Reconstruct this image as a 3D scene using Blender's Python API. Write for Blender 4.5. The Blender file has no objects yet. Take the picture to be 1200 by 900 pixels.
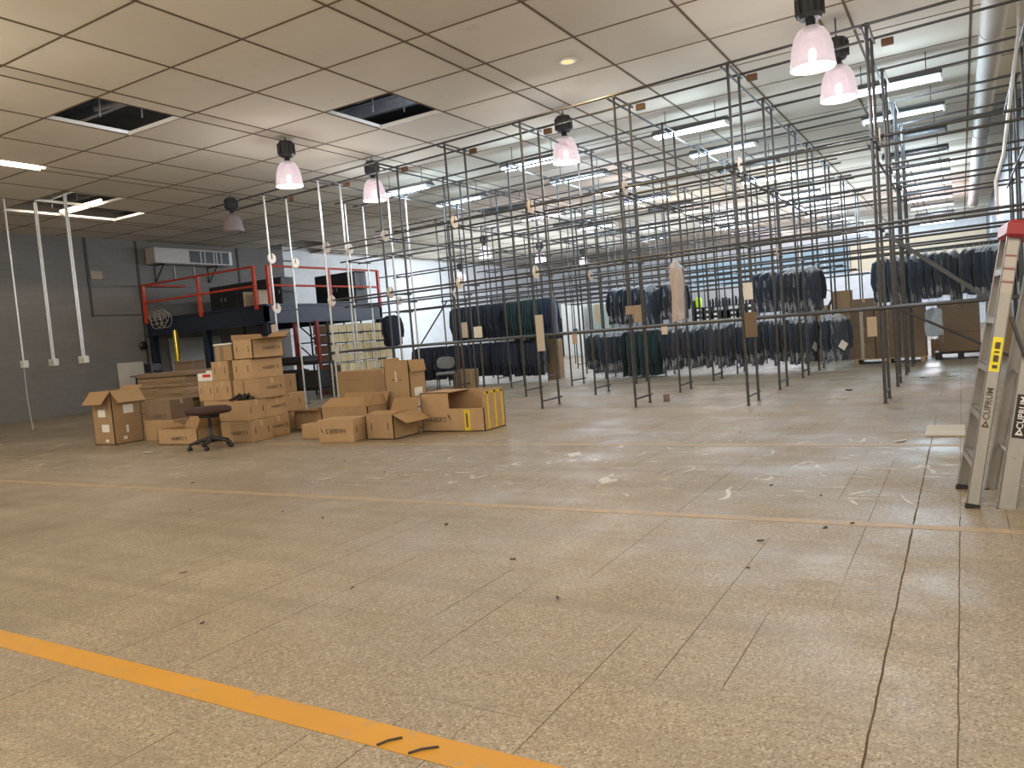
import bpy, bmesh, math, random
from mathutils import Vector, Matrix, Euler
random.seed(7)
sc = bpy.context.scene
COL = sc.collection
PI = math.pi
EYE = 1.3
CEIL = 5.5

# ------------------------------------------------------------------ materials
def new_mat(name):
    m = bpy.data.materials.new(name); m.use_nodes = True
    nt = m.node_tree; nt.nodes.clear()
    out = nt.nodes.new('ShaderNodeOutputMaterial')
    return m, nt, out
def N(nt, t, **kw):
    n = nt.nodes.new(t)
    for k, v in kw.items():
        if k in n.inputs: n.inputs[k].default_value = v
        else: setattr(n, k, v)
    return n
def L(nt, a, b): nt.links.new(a, b)
def math_node(nt, op, a, b=None, c=None):
    n = nt.nodes.new('ShaderNodeMath'); n.operation = op
    for i, x in enumerate((a, b, c)):
        if x is None: continue
        if hasattr(x, 'links'): L(nt, x, n.inputs[i])
        else: n.inputs[i].default_value = x
    return n.outputs[0]
def mixc(nt, fac, a, b, blend='MIX'):
    n = nt.nodes.new('ShaderNodeMix'); n.data_type = 'RGBA'; n.blend_type = blend
    for s, x in ((0, fac), (6, a), (7, b)):
        if hasattr(x, 'links'): L(nt, x, n.inputs[s])
        elif s == 0: n.inputs[0].default_value = x
        else: n.inputs[s].default_value = (*x, 1) if len(x) == 3 else x
    return n.outputs[2]
def ramp(nt, src, p0, p1, c0=(0, 0, 0), c1=(1, 1, 1)):
    r = nt.nodes.new('ShaderNodeValToRGB'); L(nt, src, r.inputs[0])
    r.color_ramp.elements[0].position = p0; r.color_ramp.elements[1].position = p1
    r.color_ramp.elements[0].color = (*c0, 1); r.color_ramp.elements[1].color = (*c1, 1)
    return r.outputs[0]
def coord(nt, which='Object'):
    return nt.nodes.new('ShaderNodeTexCoord').outputs[which]
def noise(nt, vec, scale, detail=4, rough=.55):
    n = N(nt, 'ShaderNodeTexNoise', Scale=scale, Detail=detail, Roughness=rough)
    if vec is not None: L(nt, vec, n.inputs['Vector'])
    return n.outputs['Fac']
def stretch(nt, vec, s):
    m = nt.nodes.new('ShaderNodeMapping'); m.inputs['Scale'].default_value = s
    L(nt, vec, m.inputs['Vector']); return m.outputs[0]

def plain(name, col, rough=.5, metal=0., var=.12, scale=6., bump=.0, island=0., objrand=0., spec=.5, st=None):
    """a principled surface whose tone wanders a little with noise"""
    m, nt, out = new_mat(name)
    b = N(nt, 'ShaderNodeBsdfPrincipled', Roughness=rough, Metallic=metal)
    b.inputs['Specular IOR Level'].default_value = spec
    v = coord(nt)
    if st: v = stretch(nt, v, st)
    f = noise(nt, v, scale)
    dk = tuple(c * (1 - var) for c in col); lt = tuple(min(1, c * (1 + var)) for c in col)
    c = mixc(nt, f, dk, lt)
    if island:
        g = nt.nodes.new('ShaderNodeNewGeometry')
        k = math_node(nt, 'MULTIPLY_ADD', g.outputs['Random Per Island'], 2 * island, 1 - island)
        vm = nt.nodes.new('ShaderNodeVectorMath'); vm.operation = 'SCALE'; L(nt, c, vm.inputs[0]); L(nt, k, vm.inputs['Scale']); c = vm.outputs[0]
    if objrand:
        g = nt.nodes.new('ShaderNodeObjectInfo')
        k = math_node(nt, 'MULTIPLY_ADD', g.outputs['Random'], 2 * objrand, 1 - objrand)
        vm = nt.nodes.new('ShaderNodeVectorMath'); vm.operation = 'SCALE'; L(nt, c, vm.inputs[0]); L(nt, k, vm.inputs['Scale']); c = vm.outputs[0]
    L(nt, c, b.inputs['Base Color'])
    if bump:
        bp = N(nt, 'ShaderNodeBump', Strength=bump, Distance=.02); L(nt, f, bp.inputs['Height']); L(nt, bp.outputs[0], b.inputs['Normal'])
    L(nt, b.outputs[0], out.inputs[0])
    return m
def emit(name, col, s):
    m, nt, out = new_mat(name)
    e = N(nt, 'ShaderNodeEmission', Strength=s); e.inputs[0].default_value = (*col, 1)
    L(nt, e.outputs[0], out.inputs[0]); return m

M = {}
M['steel'] = plain('rack_steel', (.070, .070, .071), .42, .45, .3, 9)
M['steel_light'] = plain('galvanised', (.55, .56, .57), .38, .6, .18, 14)
M['alu'] = plain('ladder_aluminium', (.36, .345, .33), .45, .45, .15, 18, st=(1, 1, .2))
M['cardboard'] = plain('cardboard', (.40, .265, .150), .85, 0, .14, 5, .15, objrand=.14, spec=.2)
M['cardboard_in'] = plain('cardboard_inside', (.36, .235, .125), .9, 0, .12, 5, .1, spec=.15)
M['cardboard_dk'] = plain('cardboard_brown', (.225, .16, .11), .85, 0, .14, 5, .15, objrand=.12, spec=.2)
M['ink'] = plain('print_ink', (.085, .06, .042), .7)
M['tape'] = plain('packing_tape', (.46, .33, .18), .3, 0, .1, 9)
M['tape_pale'] = plain('clear_tape', (.55, .47, .36), .3, 0, .12, 9)
M['tape_yellow'] = plain('yellow_tape', (.68, .50, .035), .4, 0, .15, 9)
M['paper'] = plain('white_paper', (.74, .72, .66), .8, 0, .08, 8)
M['tag_card'] = plain('tan_card', (.42, .33, .245), .8, 0, .14, 9, objrand=.2)
M['tag_pale'] = plain('pale_card', (.55, .49, .42), .8, 0, .14, 9, objrand=.15)
M['disc'] = plain('disc_card', (.68, .62, .54), .7, 0, .14, 12, objrand=.12)
M['navy_steel'] = plain('navy_steel', (.016, .024, .046), .45, .1, .25, 6)
M['dark_red'] = plain('dull_red_paint', (.20, .025, .022), .5)
M['red_steel'] = plain('red_paint', (.50, .055, .025), .42, .0, .2, 8)
M['black'] = plain('black_plastic', (.018, .018, .019), .5, 0, .2, 9)
M['dark_panel'] = plain('dark_panel', (.022, .025, .031), .45, 0, .3, 3)
M['lamp_black'] = plain('lamp_housing', (.03, .032, .036), .5, .1, .2, 9)
M['white_metal'] = plain('white_enamel', (.62, .62, .60), .4, 0, .08, 6)
M['fix_grey'] = plain('batten_grey', (.075, .082, .092), .5, .2, .15, 9)
M['grey_metal'] = plain('grey_cabinet', (.30, .32, .31), .5, .1, .1, 6)
M['green_grey'] = plain('green_grey_cabinet', (.25, .30, .27), .5, .1, .1, 6)
M['bone'] = plain('bone_board', (.52, .49, .43), .7, 0, .1, 4)
M['grey_fabric'] = plain('grey_upholstery', (.20, .20, .20), .9, 0, .15, 40)
M['maroon'] = plain('maroon_seat', (.045, .018, .016), .75, 0, .3, 30)
M['wood'] = plain('pallet_wood', (.50, .36, .22), .8, 0, .25, 9, st=(1, 8, 8))
M['gold'] = plain('gold_foil', (.72, .56, .10), .25, .8, .35, 14)
M['duct'] = plain('duct_metal', (.50, .48, .44), .6, .15, .1, 3)
M['red_plastic'] = plain('red_cap', (.30, .03, .04), .4, 0, .12, 9)
M['yellow_label'] = plain('yellow_label', (.78, .66, .03), .5, 0, .06, 9)
M['grey_label'] = plain('grey_label', (.42, .38, .36), .5, 0, .1, 9)
M['brown_label'] = plain('brown_label', (.22, .09, .07), .5, 0, .1, 9)
M['box_white'] = plain('white_box', (.72, .71, .69), .7, 0, .06, 6)
M['red_label'] = plain('red_label', (.5, .03, .03), .6)
M['grey_box'] = plain('grey_monitor', (.10, .10, .125), .55, 0, .12, 9)
M['paper_stack'] = None
M['cable'] = plain('pale_cable', (.42, .40, .36), .6)
M['lime'] = plain('lime_cloth', (.40, .62, .02), .8, 0, .2, 9)
M['scrap_dark'] = plain('dark_scrap', (.06, .05, .042), .9, 0, .3, 30)
M['scrap_white'] = plain('white_scrap', (.7, .67, .6), .9, 0, .2, 30)
M['void'] = plain('roof_void', (.12, .13, .15), .9, 0, .4, 2)
M['joist'] = plain('roof_joist', (.32, .33, .35), .6, .2, .3, 3)
M['hook'] = plain('hanger_wire', (.55, .56, .58), .35, .6)
M['tube'] = emit('lit_tube', (.80, .91, 1.0), 14)
M['tube_pink'] = emit('lit_tube_pink', (1.0, .74, .80), 13)
M['tube_warm'] = emit('lit_tube_warm', (1.0, .86, .62), 9)
M['tube_off'] = plain('unlit_tube', (.45, .46, .47), .3)
M['spot'] = emit('lit_downlight', (1.0, .64, .30), 1.15)
M['filament'] = emit('lit_bulb', (1.0, .95, .92), 7)

def shade_mat(name, glow):
    m, nt, out = new_mat(name)
    b = N(nt, 'ShaderNodeBsdfPrincipled', Roughness=.25); b.inputs['Base Color'].default_value = (.36, .32, .335, 1)
    v = coord(nt); w = N(nt, 'ShaderNodeTexWave', Scale=3., Distortion=.0); w.wave_type = 'RINGS'; w.rings_direction = 'Z'
    L(nt, v, w.inputs['Vector'])
    c = mixc(nt, w.outputs['Fac'], (.95, .80, .83), (1., .90, .92)); L(nt, c, b.inputs['Emission Color'])
    b.inputs['Emission Strength'].default_value = glow
    tr = N(nt, 'ShaderNodeBsdfTransparent'); tr.inputs[0].default_value = (1, .96, .97, 1)
    lw = N(nt, 'ShaderNodeLayerWeight', Blend=.35)
    a = math_node(nt, 'MULTIPLY_ADD', lw.outputs['Facing'], .5, .42)
    mx = nt.nodes.new('ShaderNodeMixShader'); L(nt, a, mx.inputs[0]); L(nt, tr.outputs[0], mx.inputs[1]); L(nt, b.outputs[0], mx.inputs[2])
    L(nt, mx.outputs[0], out.inputs[0]); return m
M['shade'] = shade_mat('lit_prismatic_shade', .30)
M['shade_off'] = shade_mat('unlit_prismatic_shade', .0)

def floor_mat():
    m, nt, out = new_mat('terrazzo')
    b = N(nt, 'ShaderNodeBsdfPrincipled')
    v = coord(nt)
    sp = nt.nodes.new('ShaderNodeSeparateXYZ'); L(nt, v, sp.inputs[0]); x, y = sp.outputs[0], sp.outputs[1]
    big = noise(nt, v, .55, 5, .6)
    base = mixc(nt, ramp(nt, big, .3, .7), (.243, .194, .138), (.318, .262, .192))
    # every tile a slightly different tone
    fx = math_node(nt, 'FLOOR', math_node(nt, 'DIVIDE', math_node(nt, 'ADD', x, .06), .24)); fy = math_node(nt, 'FLOOR', math_node(nt, 'DIVIDE', y, .24))
    cx = nt.nodes.new('ShaderNodeCombineXYZ'); L(nt, fx, cx.inputs[0]); L(nt, fy, cx.inputs[1])
    wn = nt.nodes.new('ShaderNodeTexWhiteNoise'); wn.noise_dimensions = '2D'; L(nt, cx.outputs[0], wn.inputs['Vector'])
    base = mixc(nt, .10, base, mixc(nt, wn.outputs['Value'], (.20, .165, .11), (.40, .345, .26)))
    # chips of the aggregate, dark and light
    vo = N(nt, 'ShaderNodeTexVoronoi', Scale=140.); L(nt, v, vo.inputs['Vector'])
    g1 = nt.nodes.new('ShaderNodeRGBToBW'); L(nt, vo.outputs['Color'], g1.inputs[0])
    base = mixc(nt, math_node(nt, 'MULTIPLY', ramp(nt, g1.outputs[0], .18, .34, (1, 1, 1), (0, 0, 0)), .62), base, (.105, .078, .05))
    base = mixc(nt, math_node(nt, 'MULTIPLY', ramp(nt, g1.outputs[0], .68, .8), .42), base, (.56, .50, .39))
    sn = noise(nt, v, 38, 3, .7)
    base = mixc(nt, math_node(nt, 'MULTIPLY', ramp(nt, sn, .58, .68), .35), base, (.18, .135, .10))
    # joints
    def joint(co, off, w):
        f = math_node(nt, 'FRACT', math_node(nt, 'DIVIDE', math_node(nt, 'ADD', co, off), .24))
        d = math_node(nt, 'MINIMUM', f, math_node(nt, 'SUBTRACT', 1., f))
        return math_node(nt, 'LESS_THAN', d, w)
    brk = ramp(nt, noise(nt, stretch(nt, v, (2.2, .5, 1)), 1.1, 3), .50, .56)
    jx = math_node(nt, 'MULTIPLY', joint(x, .06, .011), math_node(nt, 'MULTIPLY', brk, .85))
    brk2 = ramp(nt, noise(nt, stretch(nt, v, (.8, 1.3, 1)), 1.3, 3), .52, .66)
    jy = math_node(nt, 'MULTIPLY', joint(y, .02, .009), math_node(nt, 'MULTIPLY', brk2, .6))
    base = mixc(nt, math_node(nt, 'MAXIMUM', jx, jy), base, (.085, .065, .045))
    def strong(x0, w, a):
        wob = math_node(nt, 'MULTIPLY_ADD', noise(nt, v, 6, 4), .012, x0 - .006)
        d = math_node(nt, 'ABSOLUTE', math_node(nt, 'SUBTRACT', x, wob))
        return math_node(nt, 'MULTIPLY', math_node(nt, 'LESS_THAN', d, w), a)
    near = math_node(nt, 'LESS_THAN', y, 9.2)
    base = mixc(nt, math_node(nt, 'MULTIPLY', strong(-.295, .0034, .95), near), base, (.075, .055, .04))
    base = mixc(nt, math_node(nt, 'MULTIPLY', strong(-.06, .0028, .85), math_node(nt, 'LESS_THAN', y, 5.2)), base, (.10, .08, .06))
    # worn grey lanes along the aisle bands, scuffs and stains
    wear = noise(nt, stretch(nt, v, (.12, 2.6, 1)), 1.9, 6, .7)
    base = mixc(nt, math_node(nt, 'MULTIPLY', ramp(nt, wear, .48, .66), .45), base, (.185, .155, .118))
    sc1 = noise(nt, stretch(nt, v, (1.2, 5, 1)), 2.2, 6, .75)
    rl = math_node(nt, 'ABSOLUTE', math_node(nt, 'SUBTRACT', noise(nt, stretch(nt, v, (1.0, .45, 1)), 1.4, 2, .5), .5))
    rmask = math_node(nt, 'MULTIPLY', math_node(nt, 'LESS_THAN', rl, .006), ramp(nt, noise(nt, v, 2.4, 5, .7), .52, .6))
    inband = math_node(nt, 'MULTIPLY', math_node(nt, 'GREATER_THAN', y, 5.4), math_node(nt, 'LESS_THAN', y, 8.6))
    base = mixc(nt, math_node(nt, 'MULTIPLY', math_node(nt, 'MULTIPLY', math_node(nt, 'MAXIMUM', ramp(nt, sc1, .585, .66), rmask), inband), .75), base, (.62, .59, .54))
    base = mixc(nt, math_node(nt, 'MULTIPLY', ramp(nt, noise(nt, v, 1.9, 4), .5, .85), .3), base, (.20, .165, .12))
    dull = math_node(nt, 'MAXIMUM', math_node(nt, 'MAXIMUM', jx, jy), math_node(nt, 'MAXIMUM', math_node(nt, 'MULTIPLY', strong(-.295, .0042, 1.), near), strong(-.06, .0028, 1.)))
    L(nt, math_node(nt, 'MULTIPLY_ADD', dull, -.32, .32), b.inputs['Specular IOR Level'])
    L(nt, base, b.inputs['Base Color'])
    rg = noise(nt, v, 1.1, 5, .65)
    rr = N(nt, 'ShaderNodeMapRange'); L(nt, rg, rr.inputs[0])
    rr.inputs[1].default_value = .35; rr.inputs[2].default_value = .7; rr.inputs[3].default_value = .34; rr.inputs[4].default_value = .68
    L(nt, rr.outputs[0], b.inputs['Roughness'])
    b.inputs['Specular IOR Level'].default_value = .32
    bp = N(nt, 'ShaderNodeBump', Strength=.12, Distance=.01); L(nt, noise(nt, v, 7, 5), bp.inputs['Height']); L(nt, bp.outputs[0], b.inputs['Normal'])
    L(nt, b.outputs[0], out.inputs[0]); return m
M['floor'] = floor_mat()

def line_mat(name, col, cover, lo, hi):
    """worn floor paint: where it has gone, the floor tone shows"""
    m, nt, out = new_mat(name)
    b = N(nt, 'ShaderNodeBsdfPrincipled', Roughness=.55)
    v = coord(nt)
    n1 = noise(nt, v, 9, 6, .75)
    w = ramp(nt, n1, lo, hi)
    c = mixc(nt, noise(nt, v, 3, 4), tuple(k * .86 for k in col), tuple(min(1, k * 1.1) for k in col))
    c = mixc(nt, w, c, (.30, .24, .17))
    if cover < 1: c = mixc(nt, 1 - cover, c, (.31, .25, .18))
    L(nt, c, b.inputs['Base Color']); L(nt, b.outputs[0], out.inputs[0]); return m
M['line_near'] = line_mat('yellow_paint', (.52, .255, .026), 1, .56, .70)
M['line_far'] = line_mat('faded_yellow_paint', (.52, .32, .12), .58, .38, .60)
M['line_ghost'] = line_mat('ghost_yellow_paint', (.55, .36, .15), .5, .42, .62)

def ceil_mat():
    m, nt, out = new_mat('ceiling_tile')
    b = N(nt, 'ShaderNodeBsdfPrincipled', Roughness=.85); b.inputs['Specular IOR Level'].default_value = .2
    v = coord(nt)
    c = mixc(nt, ramp(nt, noise(nt, v, .35, 4), .3, .7), (.60, .545, .455), (.69, .64, .55))
    g = nt.nodes.new('ShaderNodeNewGeometry')
    k = math_node(nt, 'MULTIPLY_ADD', g.outputs['Random Per Island'], .16, .92)
    vm = nt.nodes.new('ShaderNodeVectorMath'); vm.operation = 'SCALE'; L(nt, c, vm.inputs[0]); L(nt, k, vm.inputs['Scale']); c = vm.outputs[0]
    c = mixc(nt, math_node(nt, 'MULTIPLY', ramp(nt, noise(nt, v, 1.3, 6, .7), .62, .75), .35), c, (.30, .25, .19))
    L(nt, c, b.inputs['Base Color'])
    L(nt, b.outputs[0], out.inputs[0]); return m
M['ceil'] = ceil_mat()
M['tbar'] = plain('ceiling_tbar', (.15, .115, .08), .9, 0, .25, 3, spec=.1)
M['tbar_white'] = plain('ceiling_edge_trim', (.75, .74, .70), .45, 0, .08, 3)

def wall_mat(name, c0, c1, course=.2, mort=.85):
    m, nt, out = new_mat(name)
    b = N(nt, 'ShaderNodeBsdfPrincipled', Roughness=.75); b.inputs['Specular IOR Level'].default_value = .25
    v = coord(nt)
    sp = nt.nodes.new('ShaderNodeSeparateXYZ'); L(nt, v, sp.inputs[0])
    hx = math_node(nt, 'ADD', sp.outputs[0], sp.outputs[1])
    cx = nt.nodes.new('ShaderNodeCombineXYZ'); L(nt, hx, cx.inputs[0]); L(nt, sp.outputs[2], cx.inputs[1])
    br = N(nt, 'ShaderNodeTexBrick', Scale=1.0); L(nt, cx.outputs[0], br.inputs['Vector'])
    br.inputs['Brick Width'].default_value = .42; br.inputs['Row Height'].default_value = course; br.inputs['Mortar Size'].default_value = .008
    br.inputs['Color1'].default_value = (1, 1, 1, 1); br.inputs['Color2'].default_value = (.93, .93, .93, 1); br.inputs['Mortar'].default_value = (mort, mort, mort, 1)
    c = mixc(nt, noise(nt, stretch(nt, v, (1, 1, 2.5)), .8, 5), c0, c1)
    c = mixc(nt, 1., c, br.outputs['Color'], 'MULTIPLY')
    L(nt, c, b.inputs['Base Color'])
    bp = N(nt, 'ShaderNodeBump', Strength=.2, Distance=.01); L(nt, br.outputs['Fac'], bp.inputs['Height']); bp.invert = True; L(nt, bp.outputs[0], b.inputs['Normal'])
    L(nt, b.outputs[0], out.inputs[0]); return m
M['wall_grey'] = wall_mat('grey_block_wall', (.160, .153, .146), (.205, .198, .19))
M['wall_white'] = wall_mat('white_block_wall', (.74, .77, .80), (.82, .85, .88), .2, .94)
M['wall_far_grey'] = wall_mat('far_grey_wall', (.26, .265, .28), (.32, .325, .34))
M['cream'] = plain('cream_wall', (.74, .63, .47), .8, 0, .06, 2)

def corr_mat():
    m, nt, out = new_mat('corrugated_sheet')
    b = N(nt, 'ShaderNodeBsdfPrincipled', Roughness=.45, Metallic=.35)
    v = coord(nt)
    c = mixc(nt, noise(nt, stretch(nt, v, (1, 1, .25)), 3, 5), (.13, .145, .16), (.21, .225, .24))
    L(nt, c, b.inputs['Base Color']); L(nt, b.outputs[0], out.inputs[0]); return m
M['corr'] = corr_mat()

def window_mat():
    m, nt, out = new_mat('louvred_daylight')
    v = coord(nt); sp = nt.nodes.new('ShaderNodeSeparateXYZ'); L(nt, v, sp.inputs[0])
    f = math_node(nt, 'FRACT', math_node(nt, 'DIVIDE', sp.outputs[2], .22))
    band = ramp(nt, f, .25, .45)
    c = mixc(nt, band, (.36, .50, .62), (.52, .70, .82))
    c = mixc(nt, noise(nt, v, .4, 4), c, (.36, .52, .70))
    e = N(nt, 'ShaderNodeEmission', Strength=.8); L(nt, c, e.inputs[0]); L(nt, e.outputs[0], out.inputs[0]); return m
M['window'] = window_mat()

def cloth_mat(name, col, rnd=.3):
    m, nt, out = new_mat(name)
    b = N(nt, 'ShaderNodeBsdfPrincipled', Roughness=.85); b.inputs['Specular IOR Level'].default_value = .2
    b.inputs['Sheen Weight'].default_value = .3
    v = coord(nt)
    c = mixc(nt, noise(nt, stretch(nt, v, (6, 2.5, .5)), 2.5, 4), tuple(k * .55 for k in col), tuple(k * 1.45 for k in col))
    g = nt.nodes.new('ShaderNodeObjectInfo')
    k = math_node(nt, 'MULTIPLY_ADD', g.outputs['Random'], 2 * rnd, 1 - rnd)
    vm = nt.nodes.new('ShaderNodeVectorMath'); vm.operation = 'SCALE'; L(nt, c, vm.inputs[0]); L(nt, k, vm.inputs['Scale'])
    L(nt, vm.outputs[0], b.inputs['Base Color']); L(nt, b.outputs[0], out.inputs[0]); return m
M['cl_navy'] = cloth_mat('navy_cloth', (.024, .033, .052))
M['cl_char'] = cloth_mat('charcoal_cloth', (.030, .037, .048))
M['cl_teal'] = cloth_mat('teal_cloth', (.009, .028, .031))
M['cl_blue'] = cloth_mat('blue_cloth', (.012, .020, .046))
M['cl_dark'] = cloth_mat('ink_navy_cloth', (.013, .017, .030))
M['cl_tan'] = cloth_mat('tan_cloth', (.52, .41, .33), .05)
M['cl_pale'] = cloth_mat('pale_cloth', (.42, .46, .50), .1)
def check_mat():
    m, nt, out = new_mat('red_check_cloth')
    b = N(nt, 'ShaderNodeBsdfPrincipled', Roughness=.85)
    ck = N(nt, 'ShaderNodeTexChecker', Scale=9.); ck.inputs[1].default_value = (.10, .015, .025, 1); ck.inputs[2].default_value = (.03, .02, .03, 1)
    L(nt, coord(nt), ck.inputs[0]); L(nt, ck.outputs[0], b.inputs['Base Color']); L(nt, b.outputs[0], out.inputs[0]); return m
M['cl_check'] = check_mat()
def bag_mat():
    m, nt, out = new_mat('clear_garment_film')
    tr = N(nt, 'ShaderNodeBsdfTransparent'); tr.inputs[0].default_value = (.97, .98, 1, 1)
    b = N(nt, 'ShaderNodeBsdfPrincipled', Roughness=.22); b.inputs['Base Color'].default_value = (.80, .86, .92, 1)
    b.inputs['Specular IOR Level'].default_value = .8
    v = coord(nt)
    n = noise(nt, stretch(nt, v, (7, 5, 1.1)), 2.6, 5, .7)
    bp = N(nt, 'ShaderNodeBump', Strength=.7, Distance=.03); L(nt, n, bp.inputs['Height']); L(nt, bp.outputs[0], b.inputs['Normal'])
    sp = nt.nodes.new('ShaderNodeSeparateXYZ'); L(nt, v, sp.inputs[0])
    bunch = ramp(nt, math_node(nt, 'ADD', sp.outputs[2], math_node(nt, 'MULTIPLY', n, .22)), .93, 1.06)
    a = math_node(nt, 'MULTIPLY_ADD', ramp(nt, n, .53, .70), .42, .03)
    a = math_node(nt, 'ADD', a, math_node(nt, 'MULTIPLY', bunch, .36))
    mx = nt.nodes.new('ShaderNodeMixShader'); L(nt, a, mx.inputs[0]); L(nt, tr.outputs[0], mx.inputs[1]); L(nt, b.outputs[0], mx.inputs[2])
    L(nt, mx.outputs[0], out.inputs[0]); return m
M['bag'] = bag_mat()
def papers_mat():
    m, nt, out = new_mat('stacked_papers')
    b = N(nt, 'ShaderNodeBsdfPrincipled', Roughness=.9)
    v = coord(nt)
    n = noise(nt, stretch(nt, v, (6, 6, .25)), 3.2, 4, .8)
    c = mixc(nt, ramp(nt, n, .38, .58), (.30, .22, .11), (.80, .72, .50))
    c = mixc(nt, ramp(nt, noise(nt, v, 2.1, 2), .4, .65), c, (.66, .54, .30))
    c = mixc(nt, ramp(nt, n, .33, .40, (1, 1, 1), (0, 0, 0)), c, (.09, .06, .03))  # darkest streaks: shadows between the sheets put into the colour
    L(nt, c, b.inputs['Base Color']); L(nt, b.outputs[0], out.inputs[0]); return m
M['papers'] = papers_mat()
def flat_mat():
    m, nt, out = new_mat('flattened_board_edges')
    b = N(nt, 'ShaderNodeBsdfPrincipled', Roughness=.9)
    v = coord(nt)
    n = noise(nt, stretch(nt, v, (.6, .6, 40)), 2.2, 3, .7)
    c = mixc(nt, ramp(nt, n, .35, .6), (.11, .075, .045), (.33, .225, .13))
    L(nt, c, b.inputs['Base Color']); L(nt, b.outputs[0], out.inputs[0]); return m
M['flat'] = flat_mat()

# ------------------------------------------------------------------ geometry helpers
class MB:
    def __init__(s): s.v = []; s.f = []; s.smooth = []
    def add(s, vs, fs, sm=False):
        o = len(s.v); s.v += [Vector(p) for p in vs]; s.f += [tuple(i + o for i in f) for f in fs]; s.smooth += [sm] * len(fs); return s
    def box(s, x0, x1, y0, y1, z0, z1, mat=None):
        vs = [Vector((x, y, z)) for z in (z0, z1) for y in (y0, y1) for x in (x0, x1)]
        if mat is not None: vs = [mat @ p for p in vs]
        return s.add(vs, [(0, 2, 3, 1), (4, 5, 7, 6), (0, 1, 5, 4), (2, 6, 7, 3), (0, 4, 6, 2), (1, 3, 7, 5)])
    def bbox(s, x0, x1, y0, y1, z0, z1, b=.006, mat=None):
        """box with chamfered edges"""
        bm = bmesh.new(); bmesh.ops.create_cube(bm, size=1)
        for v in bm.verts: v.co = Vector(((x0 + x1) / 2 + v.co.x * (x1 - x0), (y0 + y1) / 2 + v.co.y * (y1 - y0), (z0 + z1) / 2 + v.co.z * (z1 - z0)))
        bmesh.ops.bevel(bm, geom=bm.edges[:], offset=b, segments=1, affect='EDGES')
        bm.verts.index_update()
        vs = [v.co.copy() for v in bm.verts]
        if mat is not None: vs = [mat @ p for p in vs]
        s.add(vs, [tuple(v.index for v in f.verts) for f in bm.faces]); bm.free(); return s
    def tube(s, pts, r, n=8, cap=True, sm=True):
        pts = [Vector(p) for p in pts]; rings = []
        for i, p in enumerate(pts):
            t = (pts[min(i + 1, len(pts) - 1)] - pts[max(i - 1, 0)]).normalized()
            up = Vector((0, 0, 1)) if abs(t.z) < .9 else Vector((1, 0, 0))
            a = t.cross(up).normalized(); b = t.cross(a)
            rr = r[i] if isinstance(r, (list, tuple)) else r
            rings.append([p + (a * math.cos(2 * PI * k / n) + b * math.sin(2 * PI * k / n)) * rr for k in range(n)])
        vs = [q for R in rings for q in R]; fs = []
        for i in range(len(rings) - 1):
            for k in range(n): fs.append((i * n + k, i * n + (k + 1) % n, (i + 1) * n + (k + 1) % n, (i + 1) * n + k))
        s.add(vs, fs, sm)
        if cap:
            s.add(rings[0], [tuple(range(n))]); s.add(rings[-1], [tuple(range(n - 1, -1, -1))])
        return s
    def lathe(s, prof, n=24, c=(0, 0, 0), axis='Z', sm=True):
        vs = []; fs = []
        for (r, z) in prof:
            for k in range(n):
                a = 2 * PI * k / n; p = (r * math.cos(a), r * math.sin(a), z)
                if axis == 'X': p = (p[2], p[0], p[1])
                if axis == 'Y': p = (p[0], p[2], p[1])
                vs.append(Vector(p) + Vector(c))
        for i in range(len(prof) - 1):
            for k in range(n): fs.append((i * n + k, i * n + (k + 1) % n, (i + 1) * n + (k + 1) % n, (i + 1) * n + k))
        return s.add(vs, fs, sm)
    def slab(s, p0, p1, p2, p3, t):
        """thin plate with the four corners given, thickness t along its normal"""
        a, b, c, d = map(Vector, (p0, p1, p2, p3)); nn = (b - a).cross(d - a).normalized() * t
        return s.add([a, b, c, d, a + nn, b + nn, c + nn, d + nn], [(0, 3, 2, 1), (4, 5, 6, 7), (0, 1, 5, 4), (1, 2, 6, 5), (2, 3, 7, 6), (3, 0, 4, 7)])
    def build(s, name, mat, parent=None, loc=None):
        me = bpy.data.meshes.new(name)
        off = Vector(parent['_o']) if parent is not None else Vector(loc or (0, 0, 0))
        me.from_pydata([tuple(p - off) for p in s.v], [], s.f); me.update()
        bm = bmesh.new(); bm.from_mesh(me); bmesh.ops.recalc_face_normals(bm, faces=bm.faces[:]); bm.to_mesh(me); bm.free()
        if any(s.smooth):
            for p, q in zip(me.polygons, s.smooth): p.use_smooth = q
        me.materials.append(M[mat] if isinstance(mat, str) else mat)
        o = bpy.data.objects.new(name, me); COL.objects.link(o)
        if parent is not None: o.parent = parent; o['_o'] = parent['_o']
        else: o.location = off; o['_o'] = tuple(off)
        return o
def thing(name, label, cat, loc=(0, 0, 0), group=None):
    o = bpy.data.objects.new(name, None); COL.objects.link(o); o.empty_display_size = .1
    o.location = loc; o['_o'] = tuple(loc); tag(o, label, cat, group); return o
def tag(o, label, cat, group=None):
    o['label'] = label; o['category'] = cat
    if group: o['group'] = group
    return o
def struct(o): o['kind'] = 'structure'; return o
def copy_tree(o, parent=None):
    c = o.copy(); COL.objects.link(c)
    if parent is not None: c.parent = parent
    for ch in list(o.children): copy_tree(ch, c)
    return c
ORD = ['first', 'second', 'third', 'fourth', 'fifth', 'sixth', 'seventh', 'eighth', 'ninth', 'tenth', 'eleventh', 'twelfth']

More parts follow.
